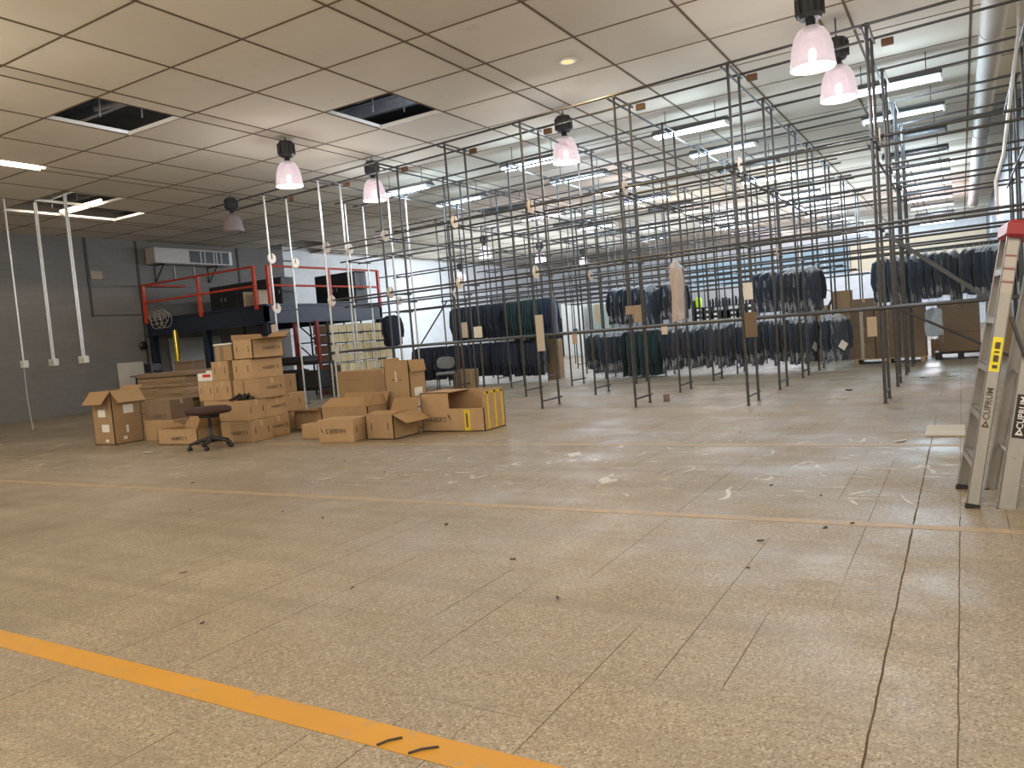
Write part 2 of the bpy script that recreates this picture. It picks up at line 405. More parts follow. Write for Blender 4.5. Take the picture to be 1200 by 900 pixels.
TENS = {20: 'twent', 30: 'thirt', 40: 'fort', 50: 'fift'}
def nth(i):
    """0 -> first, 21 -> twenty-second"""
    full = ORD + ['thirteenth', 'fourteenth', 'fifteenth', 'sixteenth', 'seventeenth', 'eighteenth', 'nineteenth']
    k = i + 1
    if k < 20: return full[i]
    t_, u = k // 10 * 10, k % 10
    return TENS[t_] + 'ieth' if u == 0 else TENS[t_] + 'y-' + full[u - 1]
_tc = {}
def text_verts(txt, size, depth=.001):
    """mesh data of a word lying in XY, centred"""
    key = (txt, size)
    if key not in _tc:
        cu = bpy.data.curves.new('lettering', 'FONT'); cu.body = txt; cu.size = size; cu.align_x = 'CENTER'; cu.align_y = 'CENTER'; cu.resolution_u = 2; cu.offset = size * .012
        ob = bpy.data.objects.new('lettering', cu); COL.objects.link(ob)
        dg = bpy.context.evaluated_depsgraph_get(); dg.update()
        me = bpy.data.meshes.new_from_object(ob.evaluated_get(dg))
        _tc[key] = ([v.co.copy() for v in me.vertices], [tuple(p.vertices) for p in me.polygons])
        bpy.data.objects.remove(ob); bpy.data.curves.remove(cu); bpy.data.meshes.remove(me)
    return _tc[key]
def lettering(mb, txt, size, origin, right, up, flip=False):
    vs, fs = text_verts(txt, size)
    r = Vector(right).normalized(); u = Vector(up).normalized()
    if flip: r, u = -r, -u
    n = r.cross(u)
    mb.add([Vector(origin) + r * p.x + u * p.y + n * .002 for p in vs], fs); return mb
def nib(mb, origin, right, up, s):
    r = Vector(right); u = Vector(up); n = r.cross(u) * .002; o = Vector(origin) + n
    mb.add([o + r * (-s * .6) + u * s, o + r * (s * .1) + u * s * .55, o + r * (s * .6) - u * s, o - r * (s * .15) - u * s * .1], [(0, 1, 2, 3)]); return mb

# ------------------------------------------------------------------ the setting
XL = -23.7
struct(MB().box(-26, 8, -6, 47, -.15, 0).build('floor', 'floor'))
struct(MB().box(-24.5, 4.5, 1.795, 1.925, 0, .002).build('trim_1', 'line_near'))
struct(MB().box(-24.5, 4.5, 4.87, 4.96, 0, .002).build('trim_2', 'line_far'))
struct(MB().box(-9, 1.0, 7.75, 7.85, 0, .002).build('trim_3', 'line_ghost'))
# suspended ceiling
xs = [-24.1, -22.53, -21.05, -20.67, -19.19, -17.70, -16.20, -15.82, -14.33, -12.85, -11.37, -10.99, -9.53, -8.04, -6.52, -6.14, -4.64, -3.12, -1.62, -1.24, .28, 1.80, 3.32, 3.70, 5.2, 6.7]
ys = [8.79 + 1.52 * k for k in range(-10, 26)]
holes = {(-12.85, 7.27), (-9.53, 10.31), (-20.67, 10.31), (-19.19, 10.31), (-20.67, 11.83), (-24.1, 20.95), (-22.53, 20.95), (-24.1, 22.47), (-16.20, 7.27)}
def is_hole(x, y): return any(abs(x - a) < .02 and abs(y - b) < .03 for a, b in holes)
pan = MB(); bars = MB()
for i in range(len(xs) - 1):
    for j in range(len(ys) - 1):
        if is_hole(xs[i], ys[j]): continue
        pan.box(xs[i] + .008, xs[i + 1] - .008, ys[j] + .008, ys[j + 1] - .008, CEIL, CEIL + .02)
ceil = struct(pan.build('ceiling', 'ceil'))
for x in xs: bars.box(x - .019, x + .019, ys[0], ys[-1], CEIL - .006, CEIL + .03)
for y in ys: bars.box(xs[0], xs[-1], y - .016, y + .016, CEIL - .005, CEIL + .03)
struct(bars.build('trim_4', 'tbar'))
wt = MB()   # pale angle trims on two sides of the open bays
for (x0, x1, y0, y1) in ((-12.85, -11.37, 7.27, 8.79), (-9.53, -8.04, 10.31, 11.83), (-20.67, -19.19, 10.31, 11.83), (-19.19, -17.70, 10.31, 11.83), (-20.67, -19.19, 11.83, 13.35)):
    wt.box(x0 + .016, x1 - .016, y1 - .05, y1 - .014, CEIL - .012, CEIL + .05)
    wt.box(x0 + .014, x0 + .034, y0, y1, CEIL + .0, CEIL + .06)
struct(wt.build('trim_5', 'tbar_white'))
# the void above: roof deck, joists, hanger rods
struct(MB().box(-26, 8, -7, 47, 7.0, 7.1).build('roof_deck', 'void'))
jo = MB()
for k in range(26):
    y = -5 + 2.0 * k + .35
    jo.box(-25, 7, y - .05, y + .05, 6.35, 6.6); jo.box(-25, 7, y - .1, y + .1, 6.58, 6.62)
struct(jo.build('roof_joists', 'joist'))
vd = MB()
for x, y in ((-12.3, 7.9), (-11.9, 8.4), (-9.0, 11.0), (-8.6, 11.4), (-8.3, 10.8), (-19.9, 11.2), (-18.6, 11.1)):
    vd.tube([(x, y, 5.53), (x + .05, y, 6.4)], .012, 6)
vd.tube([(-12.9, 8.2, 5.85), (-11.2, 8.5, 5.85)], .05, 8); vd.tube([(-9.6, 11.3, 5.9), (-7.9, 11.1, 5.9)], .03, 8)
vd.tube([(-20.8, 11.5, 5.9), (-17.6, 11.3, 5.95)], .07, 8)
struct(vd.build('roof_pipes', 'joist'))
# walls
struct(MB().box(XL - .25, XL, -6, 22.4, 0, 7.05).build('wall_left', 'wall_grey'))
struct(MB().box(XL - .25, XL, 22.4, 46.2, 0, 7.05).build('wall_left.001', 'wall_white'))
ps = MB()
for y, z0 in ((14.2, 3.0), (15.93, 0), (20.1, 0)): ps.box(XL - .01, XL + .03, y - .035, y + .035, z0, CEIL)
ps.box(XL, XL + .02, 14.2, 15.9, 3.02, 3.05)
struct(ps.build('trim_6', plain('dark_wall_joint', (.05, .048, .046), .7)))
struct(MB().box(XL, 1.3, 46, 46.25, 0, 3.2).box(XL, -14.3, 46, 46.25, 3.2, 7.05).box(-14.3, 8, 46, 46.25, 4.75, 7.05).build('wall_back', 'wall_white'))
struct(MB().box(-5.2, 1.3, 46.0, 46.25, 3.2, 4.75).build('wall_back.001', 'cream'))
struct(MB().box(-14.3, -5.2, 46.12, 46.16, 3.2, 4.75).build('window_1', 'window'))
wf = MB()
for k in range(8):
    x = -14.3 + k * 1.3; wf.box(x - .04, x + .04, 46.0, 46.12, 3.2, 4.75)
struct(wf.build('trim_7', 'white_metal'))
struct(MB().box(XL, -12.5, 38.0, 38.15, 0, 3.6).build('wall_partition', 'wall_far_grey'))
cm = MB(); vs = []; n = 150
for k in range(n + 1):
    y = 19.2 + (46 - 19.2) * k / n; x = 1.22 + (.055 if k % 2 else 0.)
    vs += [(x, y, 0), (x, y, CEIL), (x + .12, y, 0), (x + .12, y, CEIL)]
fs = []
for k in range(n):
    a = 4 * k; fs += [(a, a + 4, a + 5, a + 1), (a + 2, a + 3, a + 7, a + 6), (a + 1, a + 5, a + 7, a + 3)]
fs += [(0, 1, 3, 2)]
cm.add(vs, fs); struct(cm.build('wall_right', 'corr'))

# ------------------------------------------------------------------ wall-hung and ceiling-hung things
t = thing('air_conditioner', 'long pale grey air handling unit bracketed high on the dark block wall', 'air conditioner', (-23.45, 17.7, 4.6))
MB().bbox(-23.62, -23.1, 16.2, 19.35, 4.72, 5.25, .02).build('casing', plain('aged_enamel', (.40, .37, .35), .4), t)
g = MB().box(-23.095, -23.085, 17.55, 19.2, 4.78, 5.19).build('grille', 'dark_panel', t)
for y in (17.95, 18.12, 18.5, 18.62, 18.82): MB().box(-23.09, -23.07, y, y + .06, 4.79, 5.18).build('reflection_strip', 'grey_metal', t)  # pale bars standing in for stripes of reflected light on the front
MB().box(-23.095, -23.08, 19.2, 19.33, 4.75, 5.22).build('end_panel', 'white_metal', t)
for y in (16.55, 18.7):
    b = MB(); b.tube([(-23.68, y, 4.15), (-23.15, y, 4.71)], .022, 6); b.tube([(-23.68, y, 4.15), (-23.68, y, 4.71)], .022, 6); b.tube([(-23.68, y, 4.70), (-23.12, y, 4.70)], .022, 6)
    b.build('bracket', 'black', t)
for y, z in ((17.3, 4.2), (18.1, 4.25)): MB().tube([(-23.66, y, 4.72), (-23.66, y + .02, z)], .015, 6).build('drain_pipe', 'white_metal', t)
tag(MB().bbox(-23.699, -23.66, 14.27, 14.66, 4.2, 4.45, .008).build('wall_plate', 'tag_card', loc=(-23.69, 14.45, 4.2)), 'small tan cover plate high on the dark grey wall', 'wall plate')
for i, (x, y, nm, two) in enumerate(((-19.17, 9.7, 'leftmost, its cable running on to the floor', False), (-19.40, 10.5, 'middle one of the three', True), (-18.13, 10.52, 'rightmost, closest to the mezzanine', True))):
    t = thing('conduit_drop', 'white conduit drop ending in an outlet box, ' + nm, 'conduit', (x, y, 1.5), 'conduit drops from the ceiling')
    p = MB(); p.tube([(x - .03, y, 1.66), (x - .03, y, 5.52)], .022, 8); p.build('conduit', 'steel_light', t)
    if two: MB().tube([(x + .05, y, 1.66), (x + .05, y, 5.52)], .02, 8).build('conduit', 'steel_light', t)
    else: MB().tube([(x - .05, y, 1.56), (x - .06, y, .8), (x + .02, y, .01)], .013, 6).build('cable', 'cable', t)
    w = .08 if not two else .13
    bx = MB().bbox(x - w, x + w, y - .06, y + .06, 1.5, 1.67, .01).build('outlet_box', 'white_metal', t)
    for k in ((0,) if not two else (-.06, .06)): MB().box(x + k - .025, x + k + .025, y - .064, y - .058, 1.545, 1.60).build('socket', 'grey_label', bx)

# high-bay lamps
def highbay(x, y, ztop, label, lit=True, s=1.0):
    t = thing('high_bay_lamp', label, 'lamp', (x, y, ztop - .95 * s), 'high bay ceiling lamps')
    z = ztop
    r = MB(); r.tube([(x, y, z - .02), (x, y, CEIL + .1)], .012, 6); r.build('hanger', 'lamp_black', t)
    h = MB(); h.lathe([(0, z), (.13 * s, z), (.155 * s, z - .05 * s), (.155 * s, z - .24 * s), (.12 * s, z - .29 * s), (0, z - .29 * s)], 10, (x, y, 0), sm=False)
    for k in range(10):
        a = 2 * PI * k / 10; h.box(-.004, .004, 0, .02, z - .25 * s, z - .04 * s, Matrix.Translation((x, y, 0)) @ Matrix.Rotation(a, 4, 'Z') @ Matrix.Translation((0, .15 * s, 0)))
    h.build('ballast_housing', 'lamp_black', t)
    MB().lathe([(.055 * s, z - .28 * s), (.055 * s, z - .38 * s), (.09 * s, z - .40 * s)], 12, (x, y, 0)).build('neck', 'lamp_black', t)
    prof = [(.085 * s, z - .38 * s), (.15 * s, z - .42 * s), (.2 * s, z - .50 * s), (.235 * s, z - .62 * s), (.25 * s, z - .76 * s), (.262 * s, z - .86 * s), (.255 * s, z - .86 * s), (.24 * s, z - .70 * s), (.19 * s, z - .51 * s), (.08 * s, z - .41 * s)]
    MB().lathe(prof, 28, (x, y, 0)).build('shade', 'shade' if lit else 'shade_off', t)
    if lit:
        MB().lathe([(0, z - .62 * s), (.04 * s, z - .65 * s), (.05 * s, z - .72 * s), (.03 * s, z - .80 * s), (0, z - .82 * s)], 10, (x, y, 0)).build('bulb', 'filament', t)
        ld = bpy.data.lights.new('lamp_glow', 'POINT'); ld.energy = 66 if y < 20 else 220; ld.color = (.98, .93, .95) if y < 20 else (.80, .90, 1); ld.shadow_soft_size = .22
        lo = bpy.data.objects.new('lamp_light', ld); COL.objects.link(lo); lo.location = (x, y, z - 1.12 * s)
highbay(-11.18, 10.93, 5.42, 'lit high bay lamp clear of the racks, left of the second ceiling hole')
highbay(-11.18, 13.45, 5.42, 'lit high bay lamp behind the left end of the front rack top rail')
highbay(-6.33, 13.3, 5.34, 'lit high bay lamp over the middle of the racks, left of the yellowish post')
highbay(-1.42, 10.0, 5.05, 'largest lit high bay lamp, at the top right, the nearer of an overlapping pair', s=1.0)
highbay(-1.42, 12.35, 5.2, 'lit high bay lamp at the top right, the farther of an overlapping pair', s=1.0)
highbay(-16.0, 13.55, 5.4, 'dark unlit high bay lamp hanging in front of the mezzanine', False)
highbay(-16.0, 25.6, 5.3, 'distant lit high bay lamp, left of two close together above the green coats', s=1.0)
highbay(-16.0, 30.2, 5.3, 'distant lit high bay lamp above the blue garment on the left racks')
highbay(-16.0, 34.7, 5.3, 'distant lit high bay lamp above the white cabinet')
highbay(-20.86, 31.0, 5.0, 'faint distant lit high bay lamp in front of the white left wall')
for x, y in ((-3.9, 1.8), (0.2, 2.0), (-11.18, 2.8), (3.5, 0.0), (-6.33, -4.5), (-1.42, -4.5), (-16., 2.)):
    # unseen warm fill lamps added to brighten the ceiling and floor near the camera
    ld = bpy.data.lights.new('lamp_glow', 'POINT'); ld.energy = 175 if x > -8 else 230; ld.color = (1.0, .89, .72); ld.shadow_soft_size = .3
    lo = bpy.data.objects.new('lamp_light', ld); COL.objects.link(lo); lo.location = (x, y, 4.1)

# recessed downlight and strip in the near ceiling
t = thing('downlight', 'small round recessed downlight glowing warm in the ceiling above the racks', 'ceiling light', (-5.13, 11.1, CEIL - .02))
MB().lathe([(.10, CEIL - .024), (.13, CEIL - .024), (.14, CEIL), (.10, CEIL - .002)], 24, (-5.13, 11.1, 0)).build('trim_ring', 'white_metal', t)
MB().lathe([(0, CEIL - .022), (.10, CEIL - .022)], 24, (-5.13, 11.1, 0)).build('lens', 'spot', t)
ld = bpy.data.lights.new('downlight_glow', 'SPOT'); ld.energy = 260; ld.color = (1, .68, .32); ld.spot_size = 2.6; ld.spot_blend = .6; ld.shadow_soft_size = .07
lo = bpy.data.objects.new('downlight_lamp', ld); COL.objects.link(lo); lo.location = (-5.13, 11.1, CEIL - .06)
t = thing('strip_light', 'warm twin-tube strip light set in the ceiling at the left edge of the photo', 'ceiling light', (-16.01, 8.0, CEIL - .05))
MB().box(-16.19, -15.83, 7.0, 8.95, CEIL + .04, CEIL + .09).build('tray', 'white_metal', t)
for x in (-16.1, -15.92): MB().tube([(x, 7.05, CEIL - .0), (x, 8.9, CEIL - .0)], .035, 8).build('tube', 'tube_warm', t)
for x, y in ((-12.2, 9.3), (-8.8, 12.3)):   # unseen fill lamps added to lighten the void above the open bays
    ld = bpy.data.lights.new('void_fill_glow', 'POINT'); ld.energy = 40; ld.color = (.75, .85, 1); ld.shadow_soft_size = .3
    lo = bpy.data.objects.new('void_fill_lamp', ld); COL.objects.link(lo); lo.location = (x, y, 6.2)
pl = MB().box(-20.6, -17.75, 12.6, 12.7, 6.0, 6.05)
ld = bpy.data.lights.new('void_glow', 'POINT'); ld.energy = 170; ld.color = (1, .84, .66); ld.shadow_soft_size = .1
lo = bpy.data.objects.new('void_lamp', ld); COL.objects.link(lo); lo.location = (-19.3, 12.3, 6.2)
struct(MB().box(-21.2, -17.2, 10.0, 14.0, 6.30, 6.33).build('roof_lining', 'white_metal'))
tt = MB().tube([(-20.4, 11.7, 5.565), (-18.6, 11.7, 5.565)], .04, 8).build('tube_light', 'tube_warm', loc=(-19.5, 11.9, 5.7)); tag(tt, 'loose lit tube lying above the open ceiling bay over the conduit drops', 'tube light')

# fluorescent battens
def batten(cx, y, label, state='cool', tubes=2, group='batten lights over the aisles', z=5.06, sk=.0, lamp=True):
    t = thing('batten_light', label, 'ceiling light', (cx, y, z - .06), group)
    h = MB(); L2 = .74
    prof = [(-.19, 0), (-.19, .02), (-.07, .09), (.07, .09), (.19, .02), (.19, 0)]
    vs = []
    for x in (cx - L2, cx + L2): vs += [(x, y + a, z + b) for a, b in prof]
    h.add(vs, [(i, (i + 1) % 6, (i + 1) % 6 + 6, i + 6) for i in range(6)] + [(0, 1, 2, 3, 4, 5), (6, 7, 8, 9, 10, 11)])
    h.build('housing', 'fix_grey', t)
    mt = {'cool': 'tube', 'pink': 'tube_pink', 'warm': 'tube_warm', 'off': 'tube_off'}[state]
    for k in ((-.1, .1) if tubes == 2 else (0,)):
        MB().tube([(cx - L2 + .04, y + k, z - .035), (cx + L2 - .04, y + k, z - .035)], .019, 8).build('tube', mt, t)
    for sx in (-1, 1): MB().bbox(cx + sx * (L2 - .015) - .02, cx + sx * (L2 - .015) + .02, y - .16, y + .16, z - .065, z + .005, .006).build('end_cap', 'white_metal' if state != 'off' else 'fix_grey', t)
    for sx in (-.5, .5): MB().tube([(cx + sx, y, z + .085), (cx + sx, y, CEIL + .01)], .008, 5).build('hanger', 'lamp_black', t)
    if state != 'off' and lamp:
        ld = bpy.data.lights.new('batten_glow', 'POINT'); ld.shadow_soft_size = .3
        ld.energy = 70 if y < 25 else 160; ld.color = {'cool': (.66, .85, 1), 'pink': (.95, .82, .9), 'warm': (1, .9, .75)}[state]
        lo = bpy.data.objects.new('batten_lamp', ld); COL.objects.link(lo); lo.location = (cx, y, z - .36)
rowY = [15.1, 17.5, 19.85, 22.2, 24.5, 26.3, 28.5, 30.3, 32.4, 35.1, 38.4, 42.5]
cfg = {-.87: 'cool cool off off cool cool cool off pink pink off cool'.split(),
       -4.45: 'cool cool off cool warm cool cool cool pink cool off cool'.split(),
       -8.02: 'cool cool pink cool off warm off pink cool pink off pink'.split(),
       -11.55: 'cool cool off pink off cool off off cool off off off'.split()}
nmx = {-.87: 'row beside the duct', -4.45: 'second row from the right', -8.02: 'third row from the right', -11.55: 'leftmost row'}
for cx, st in cfg.items():
    for k, (y, s_) in enumerate(zip(rowY, st)):
        if cx == -11.55 and s_ == 'off' and k > 6: continue
        batten(cx, y, '%s ceiling batten, %s from the front, %s' % ({'cool': 'lit cool-white', 'pink': 'lit pinkish', 'warm': 'lit warm-white', 'off': 'dark unlit'}[s_], ORD[k], nmx[cx]), s_, 2 if k in (0, 3) else 1, lamp=True)

# duct
t = thing('ventilation_duct', 'thick round galvanised duct running under the ceiling at the right', 'duct', (.62, 20, 4.4))
d = MB(); d.tube([(.54, 9.0, 5.22), (.54, 37.5, 5.22)], .165, 24, True)
d.build('pipe', 'duct', t)
for k in range(10):
    y = 11 + k * 2.7; MB().lathe([(.164, y - .02), (.173, y - .02), (.173, y + .02), (.164, y + .02)], 24, (.54, 0, 5.22), 'Y').build('joint_band', 'duct', t)
    if k % 2 == 0: MB().tube([(.54, y + .3, 5.37), (.54, y + .3, 5.52)], .012, 6).build('hanger', 'lamp_black', t)
MB().lathe([(.165, 37.4), (.2, 37.4), (.2, 37.9), (.15, 38.05), (0, 38.05)], 24, (.54, 0, 5.22), 'Y').build('end_cap', 'duct', t)
tag(MB().tube([(.80, 12.5, 5.5), (.79, 12.5, 4.8), (.56, 12.5, 3.2), (.46, 12.5, 2.85), (.47, 12.5, 2.40)], .022, 8).build('sagging_conduit', 'steel_light', loc=(.47, 12.5, 2.4)), 'bent galvanised conduit slanting down in front of the corrugated wall at the right edge', 'conduit')

# ------------------------------------------------------------------ garment racks
FX = [-13.25, -11.45, -9.75, -8.0, -6.33, -4.55, -2.74, -.92, .90]
LV = [1.26, 2.35, 3.46, 4.90]
SK = -.08
def ry(y0, x): return y0 + SK * (x + .92)
def rack(y0, xsf, label, mat='steel', rail0=(None, None), depth=.65, feet=True, blocks=False, x_over=(-.5, .9), levels=LV, group='steel tube garment racks', l_start=None):
    t = thing('garment_rack', label, 'rack', ((xsf[0] + xsf[-1]) / 2, y0, 0), group)
    top = levels[-1]
    for x in xsf:
        y = ry(y0, x)
        m_ = 'steel_light' if (x < -11 and mat == 'steel' and y0 < 15) else mat  # left posts take paler steel: lamp light on them put into the colour
        for k, yy in enumerate((y, y + depth)):
            p = MB(); p.tube([(x, yy, 0), (x, yy, top + .03)], .021, 8)
            p.lathe([(0, 0), (.034, 0), (.034, .008), (.021, .014)], 8, (x, yy, 0))
            p.build('post', m_, t)
        if feet:
            MB().tube([(x, y - .01, .13), (x, y + depth + .12, .13)], .017, 8).build('foot_bar', mat, t)
        for z in levels[1:]:
            MB().tube([(x + .03, y - .07, z - .03), (x + .03, y + depth + .07, z - .03)], .017, 8).build('cross_bar', mat, t)
        if blocks:
            MB().bbox(x + .12, x + .27, y + depth - .03, y + depth + .03, top - .12, top - .025, .006).build('spacer_block', plain('dark_wood_block', (.12, .065, .035), .8), t)
    for li, z in enumerate(levels):
        a = xsf[0] + x_over[0] if not l_start or l_start[li] is None else l_start[li]
        b = xsf[-1] + x_over[1]
        for yy in (0, depth):
            if li == 0 and yy: zz = z + .01
            else: zz = z
            MB().tube([(a, ry(y0, a) + yy - .035, zz), (b, ry(y0, b) + yy - .035, zz)], .019 if li else .021, 8).build('rail', mat, t)
    return t
rack(11.15, FX, 'front garment rack of steel tubes, nearest the camera, along the edge of the open floor', blocks=True, x_over=(-2.0, 1.6), l_start=[-11.6, -11.3, -11.35, None])
rack(13.40, FX[1:] if False else [-12.9] + FX[1:], 'second garment rack from the front, standing behind the nearest rack', x_over=(-.3, 1.2))
rack(15.62, FX[1:], 'third garment rack from the front, empty, just ahead of the hanging jackets', x_over=(-.3, .6))
rack(17.62, [-15.1] + FX, 'fourth garment rack from the front, carrying the rows of hanging jackets', x_over=(-.6, .2))
for k, y0 in enumerate((20.1, 22.9, 26.3)):
    rack(y0, FX[:-2], '%s garment rack from the front, empty tubes behind the hanging jackets' % ORD[4 + k], x_over=(-.3, .3), feet=(k < 2))
t = thing('overhead_tie_frame', 'long steel rods tying the rack tops together from front to back', 'rack', (-6, 11, LV[3] - .05))
for x in FX[1:]:
    MB().tube([(x - .05, ry(11.1, x) - .1, LV[3] - .065), (x - .05, ry(30.7, x), LV[3] - .065)] if x < -2 else [(x - .05, ry(11.1, x) - .1, LV[3] - .065), (x - .05, ry(18.3, x), LV[3] - .065)], .017, 8).build('tie_rod', 'steel', t)
t = thing('mid_tie_frame', 'steel rods joining the racks front to back at the third rail height', 'rack', (-6, 11, LV[2] - .05))
for x in FX[1:]:
    MB().tube([(x - .05, ry(11.1, x), LV[2] - .065), (x - .05, ry(18.3, x), LV[2] - .065)], .016, 8).build('tie_rod', 'steel', t)
# braces
tag(MB().box(-.03, .03, -.012, .012, 0, 1.72, Matrix.Translation((.32, 13.22, 1.25)) @ Matrix.Rotation(R_ := -.82, 4, 'Y') if False else Matrix.Translation((.33, 13.22, 1.27)) @ Matrix.Rotation(-.86, 4, 'Y')).build('brace_bar', 'fix_grey', loc=(.33, 13.22, 1.27)), 'flat grey brace bar slanting between two rails in front of the right-hand jackets', 'brace')
tag(MB().tube([(-.86, 13.5, 1.22), (.9, 13.4, .22)], .02, 8).build('brace_tube', 'steel', loc=(.02, 13.45, .2)), 'dark brace tube slanting down in front of the big brown cartons at right', 'brace')
tag(MB().tube([(-12.55, 16.45, 1.28), (-11.55, 16.4, 2.33)], .02, 8).build('brace_tube', 'steel', loc=(-12, 16.4, 1.28)), 'dark brace tube slanting across the white wall beside the left garments', 'brace')

# size discs on the rails of the front rack
def disc(x, y, z, label, m='disc', r=.115):
    d = MB(); n = 22; vs = []; 
    for xx in (x - .006, x + .006):
        for k in range(n):
            a = 2 * PI * k / n
            rr = r if k not in (0,) else r
            vs.append((xx, y + rr * math.cos(a), z + rr * math.sin(a)))
    # slot: an open notch from the middle to the rear edge, so the disc clips over the rail
    def half(sign):
        pts = []
        for k in range(15):
            a = math.radians(10) + math.radians(340) * k / 14
            pts.append((r * math.cos(a), r * math.sin(a)))
        return [(-.0, -.022)] + [] + pts
    pts = [(.012, .022)] + [(r * math.cos(math.radians(11 + 338 * k / 24)), r * math.sin(math.radians(11 + 338 * k / 24))) for k in range(25)] + [(.012, -.022), (-.02, -.022), (-.02, .022)]
    # rotate the slot to hang from the top
    n = len(pts); vs = [(x - .006, y + b, z - .0 + a * -1) for a, b in pts] + [(x + .006, y + b, z + a * -1) for a, b in pts]
    vs = [(p[0], p[1], 2 * z - p[2]) for p in vs]
    fs = [tuple(range(n)), tuple(range(2 * n - 1, n - 1, -1))] + [(i, (i + 1) % n, (i + 1) % n + n, i + n) for i in range(n)]
    d.add(vs, fs)
    tag(d.build('divider_disc', m, loc=(x, y, z - r)), label, 'disc', 'card divider discs on the rack rails')
for i, x in enumerate(FX[:8]):
    for li, nm in ((2, 'third-height'), (1, 'second-height')):
        if i >= 5 and li == 1: continue
        disc(x + .10, ry(11.15, x) - .035, LV[li], 'card disc on the %s rail by the %s post from the left, front rack' % (nm, ORD[i]), 'disc' if (i + li) % 3 else 'tag_pale')
disc(-13.1, ry(11.15, -13.1) + .62, LV[2] - .08, 'round card divider disc on the rear tube of the leftmost rack frame', 'disc')
disc(-11.3, ry(11.15, -11.3) + .62, LV[2], 'round card divider disc on the rear rail beside the second post pair, front rack', 'disc')
disc(-11.25, ry(11.15, -11.25) - .035, LV[0], 'round card divider disc at the left end of the lowest front rail', 'tag_pale', .13)
for i in (1, 2, 4, 5, 6):
    x = FX[i]; disc(x + .1, ry(13.4, x) - .035, LV[1], 'card disc on the second-height rail, %s post from the left, second rack' % ORD[i], 'tag_pale', .10)
MB_ = MB
def hang_tag(x, y, z, w, h, label, m='tag_card', notch=False):
    a = MB(); vs = [(-w / 2, 0), (w / 2, 0), (w / 2, -h), (-w / 2, -h)]
    if notch: vs = [(-w / 2, 0), (w / 2, 0), (w / 2, -h), (0, -h), (0, -h * .5), (-w / 2, -h * .5)]
    n = len(vs)
    th = random.uniform(-.15, .15)
    P = [(x + p * math.cos(th), y + p * math.sin(th) - .004, z + q) for p, q in vs] + [(x + p * math.cos(th), y + p * math.sin(th), z + q + 0) for p, q in vs]
    a.add(P, [tuple(range(n)), tuple(range(2 * n - 1, n - 1, -1))] + [(i, (i + 1) % n, (i + 1) % n + n, i + n) for i in range(n)])
    o = a.build('hanging_tag', m, loc=(x, y, z - h)); tag(o, label, 'tag', 'card tags on the racks')
y1 = lambda x: ry(11.15, x) - .062
hang_tag(-13.27, y1(-13.27), 2.0, .19, .36, 'long tan card tied to the leftmost front post, above the carton pile', 'tag_pale')
hang_tag(-5.55, y1(-5.55), 1.25, .10, .17, 'small tan tag under the lowest rail in front of the green coat', 'tag_card')
hang_tag(-4.45, y1(-4.45), 1.62, .26, .27, 'notched tan card on the front post in front of the middle upper jackets', 'tag_card', True)
hang_tag(-3.95, y1(-3.95), 1.25, .10, .12, 'small tan tag under the lowest rail at the middle of the jackets', 'tag_pale')
hang_tag(-2.62, y1(-2.62), 1.36, .17, .36, 'dark tan card sleeve hanging at the front post right of the middle', 'cardboard_dk')
hang_tag(-2.63, y1(-2.63), 1.78, .13, .24, 'white sheet clipped to the front post left of the upper jackets', 'paper')
hang_tag(-1.03, y1(-1.0), 1.16, .12, .26, 'tan tag on the rightmost front post pair in front of the carton pallet', 'tag_card')
hang_tag(-6.22, y1(-6.2), 1.62, .15, .62, 'tall pale card strip hung on the fifth front post from the left', 'tag_pale')
hang_tag(-7.85, y1(-7.8), 1.62, .14, .28, 'pale card on the front rail before the navy garments at left', 'tag_pale')
hang_tag(-7.55, y1(-7.5), 1.52, .18, .20, 'white card on the front rail above the grey chair', 'paper')
hang_tag(-5.1, y1(-5.1), 1.70, .08, .30, 'narrow pale card standing on the rail before the white cabinet', 'tag_pale')

# ------------------------------------------------------------------ garments
def garment_mesh(seed, length, w=.24, th=.05, flare=1.1, sleeves=True, name='jacket', top=-.10):
    rnd = random.Random(seed); n = 20; rings = 13; b = MB(); vs = []
    for i in range(rings):
        t_ = i / (rings - 1); z = top - .0 - length * t_
        if t_ < .12: a = w * (.22 + .78 * math.sin(t_ / .12 * PI / 2) ** .8); z = top - length * t_ * .75
        else: a = w * (1 + (flare - 1) * t_) + .008 * math.sin(9 * t_ + seed)
        bb = th * (.55 + .6 * min(1, t_ / .25)) + .006 * math.sin(7 * t_ + seed * 2)
        for k in range(n):
            an = 2 * PI * k / n
            fold = 1 + .16 * t_ * math.sin(an * 5 + seed) + .08 * math.sin(an * 3 + 4 * t_ + seed)
            px = bb * math.sin(an) * fold; py = a * math.copysign(abs(math.cos(an)) ** .8, math.cos(an))
            vs.append((px + .01 * math.sin(5 * t_ + seed), py, z + (.02 * math.sin(an * 2 + seed) if i == rings - 1 else 0)))
    fs = [(i * n + k, i * n + (k + 1) % n, (i + 1) * n + (k + 1) % n, (i + 1) * n + k) for i in range(rings - 1) for k in range(n)]
    b.add(vs, fs, True); b.add(vs[:n], [tuple(range(n))]); b.add(vs[-n:], [tuple(range(n))])
    if sleeves:
        for s in (-1, 1):
            pts = [(0.012 * s, s * w * .86, top - length * .10), (.02, s * w * 1.10, top - length * .32), (.02 + .02 * s, s * w * 1.13, top - length * .56), (.035, s * w * 1.04, top - length * .76)]
            b.tube(pts, [.05, .058, .052, .042], 8)
    return b
def hanger_mesh():
    b = MB(); 
    b.tube([(0, 0, -.10), (0, 0, -.05), (.0, .025, -.02), (0, .02, .012), (0, -.005, .024), (0, -.024, .01)], .005, 5)
    b.tube([(0, -.2, -.19), (0, 0, -.09), (0, .2, -.19)], .006, 5); return b
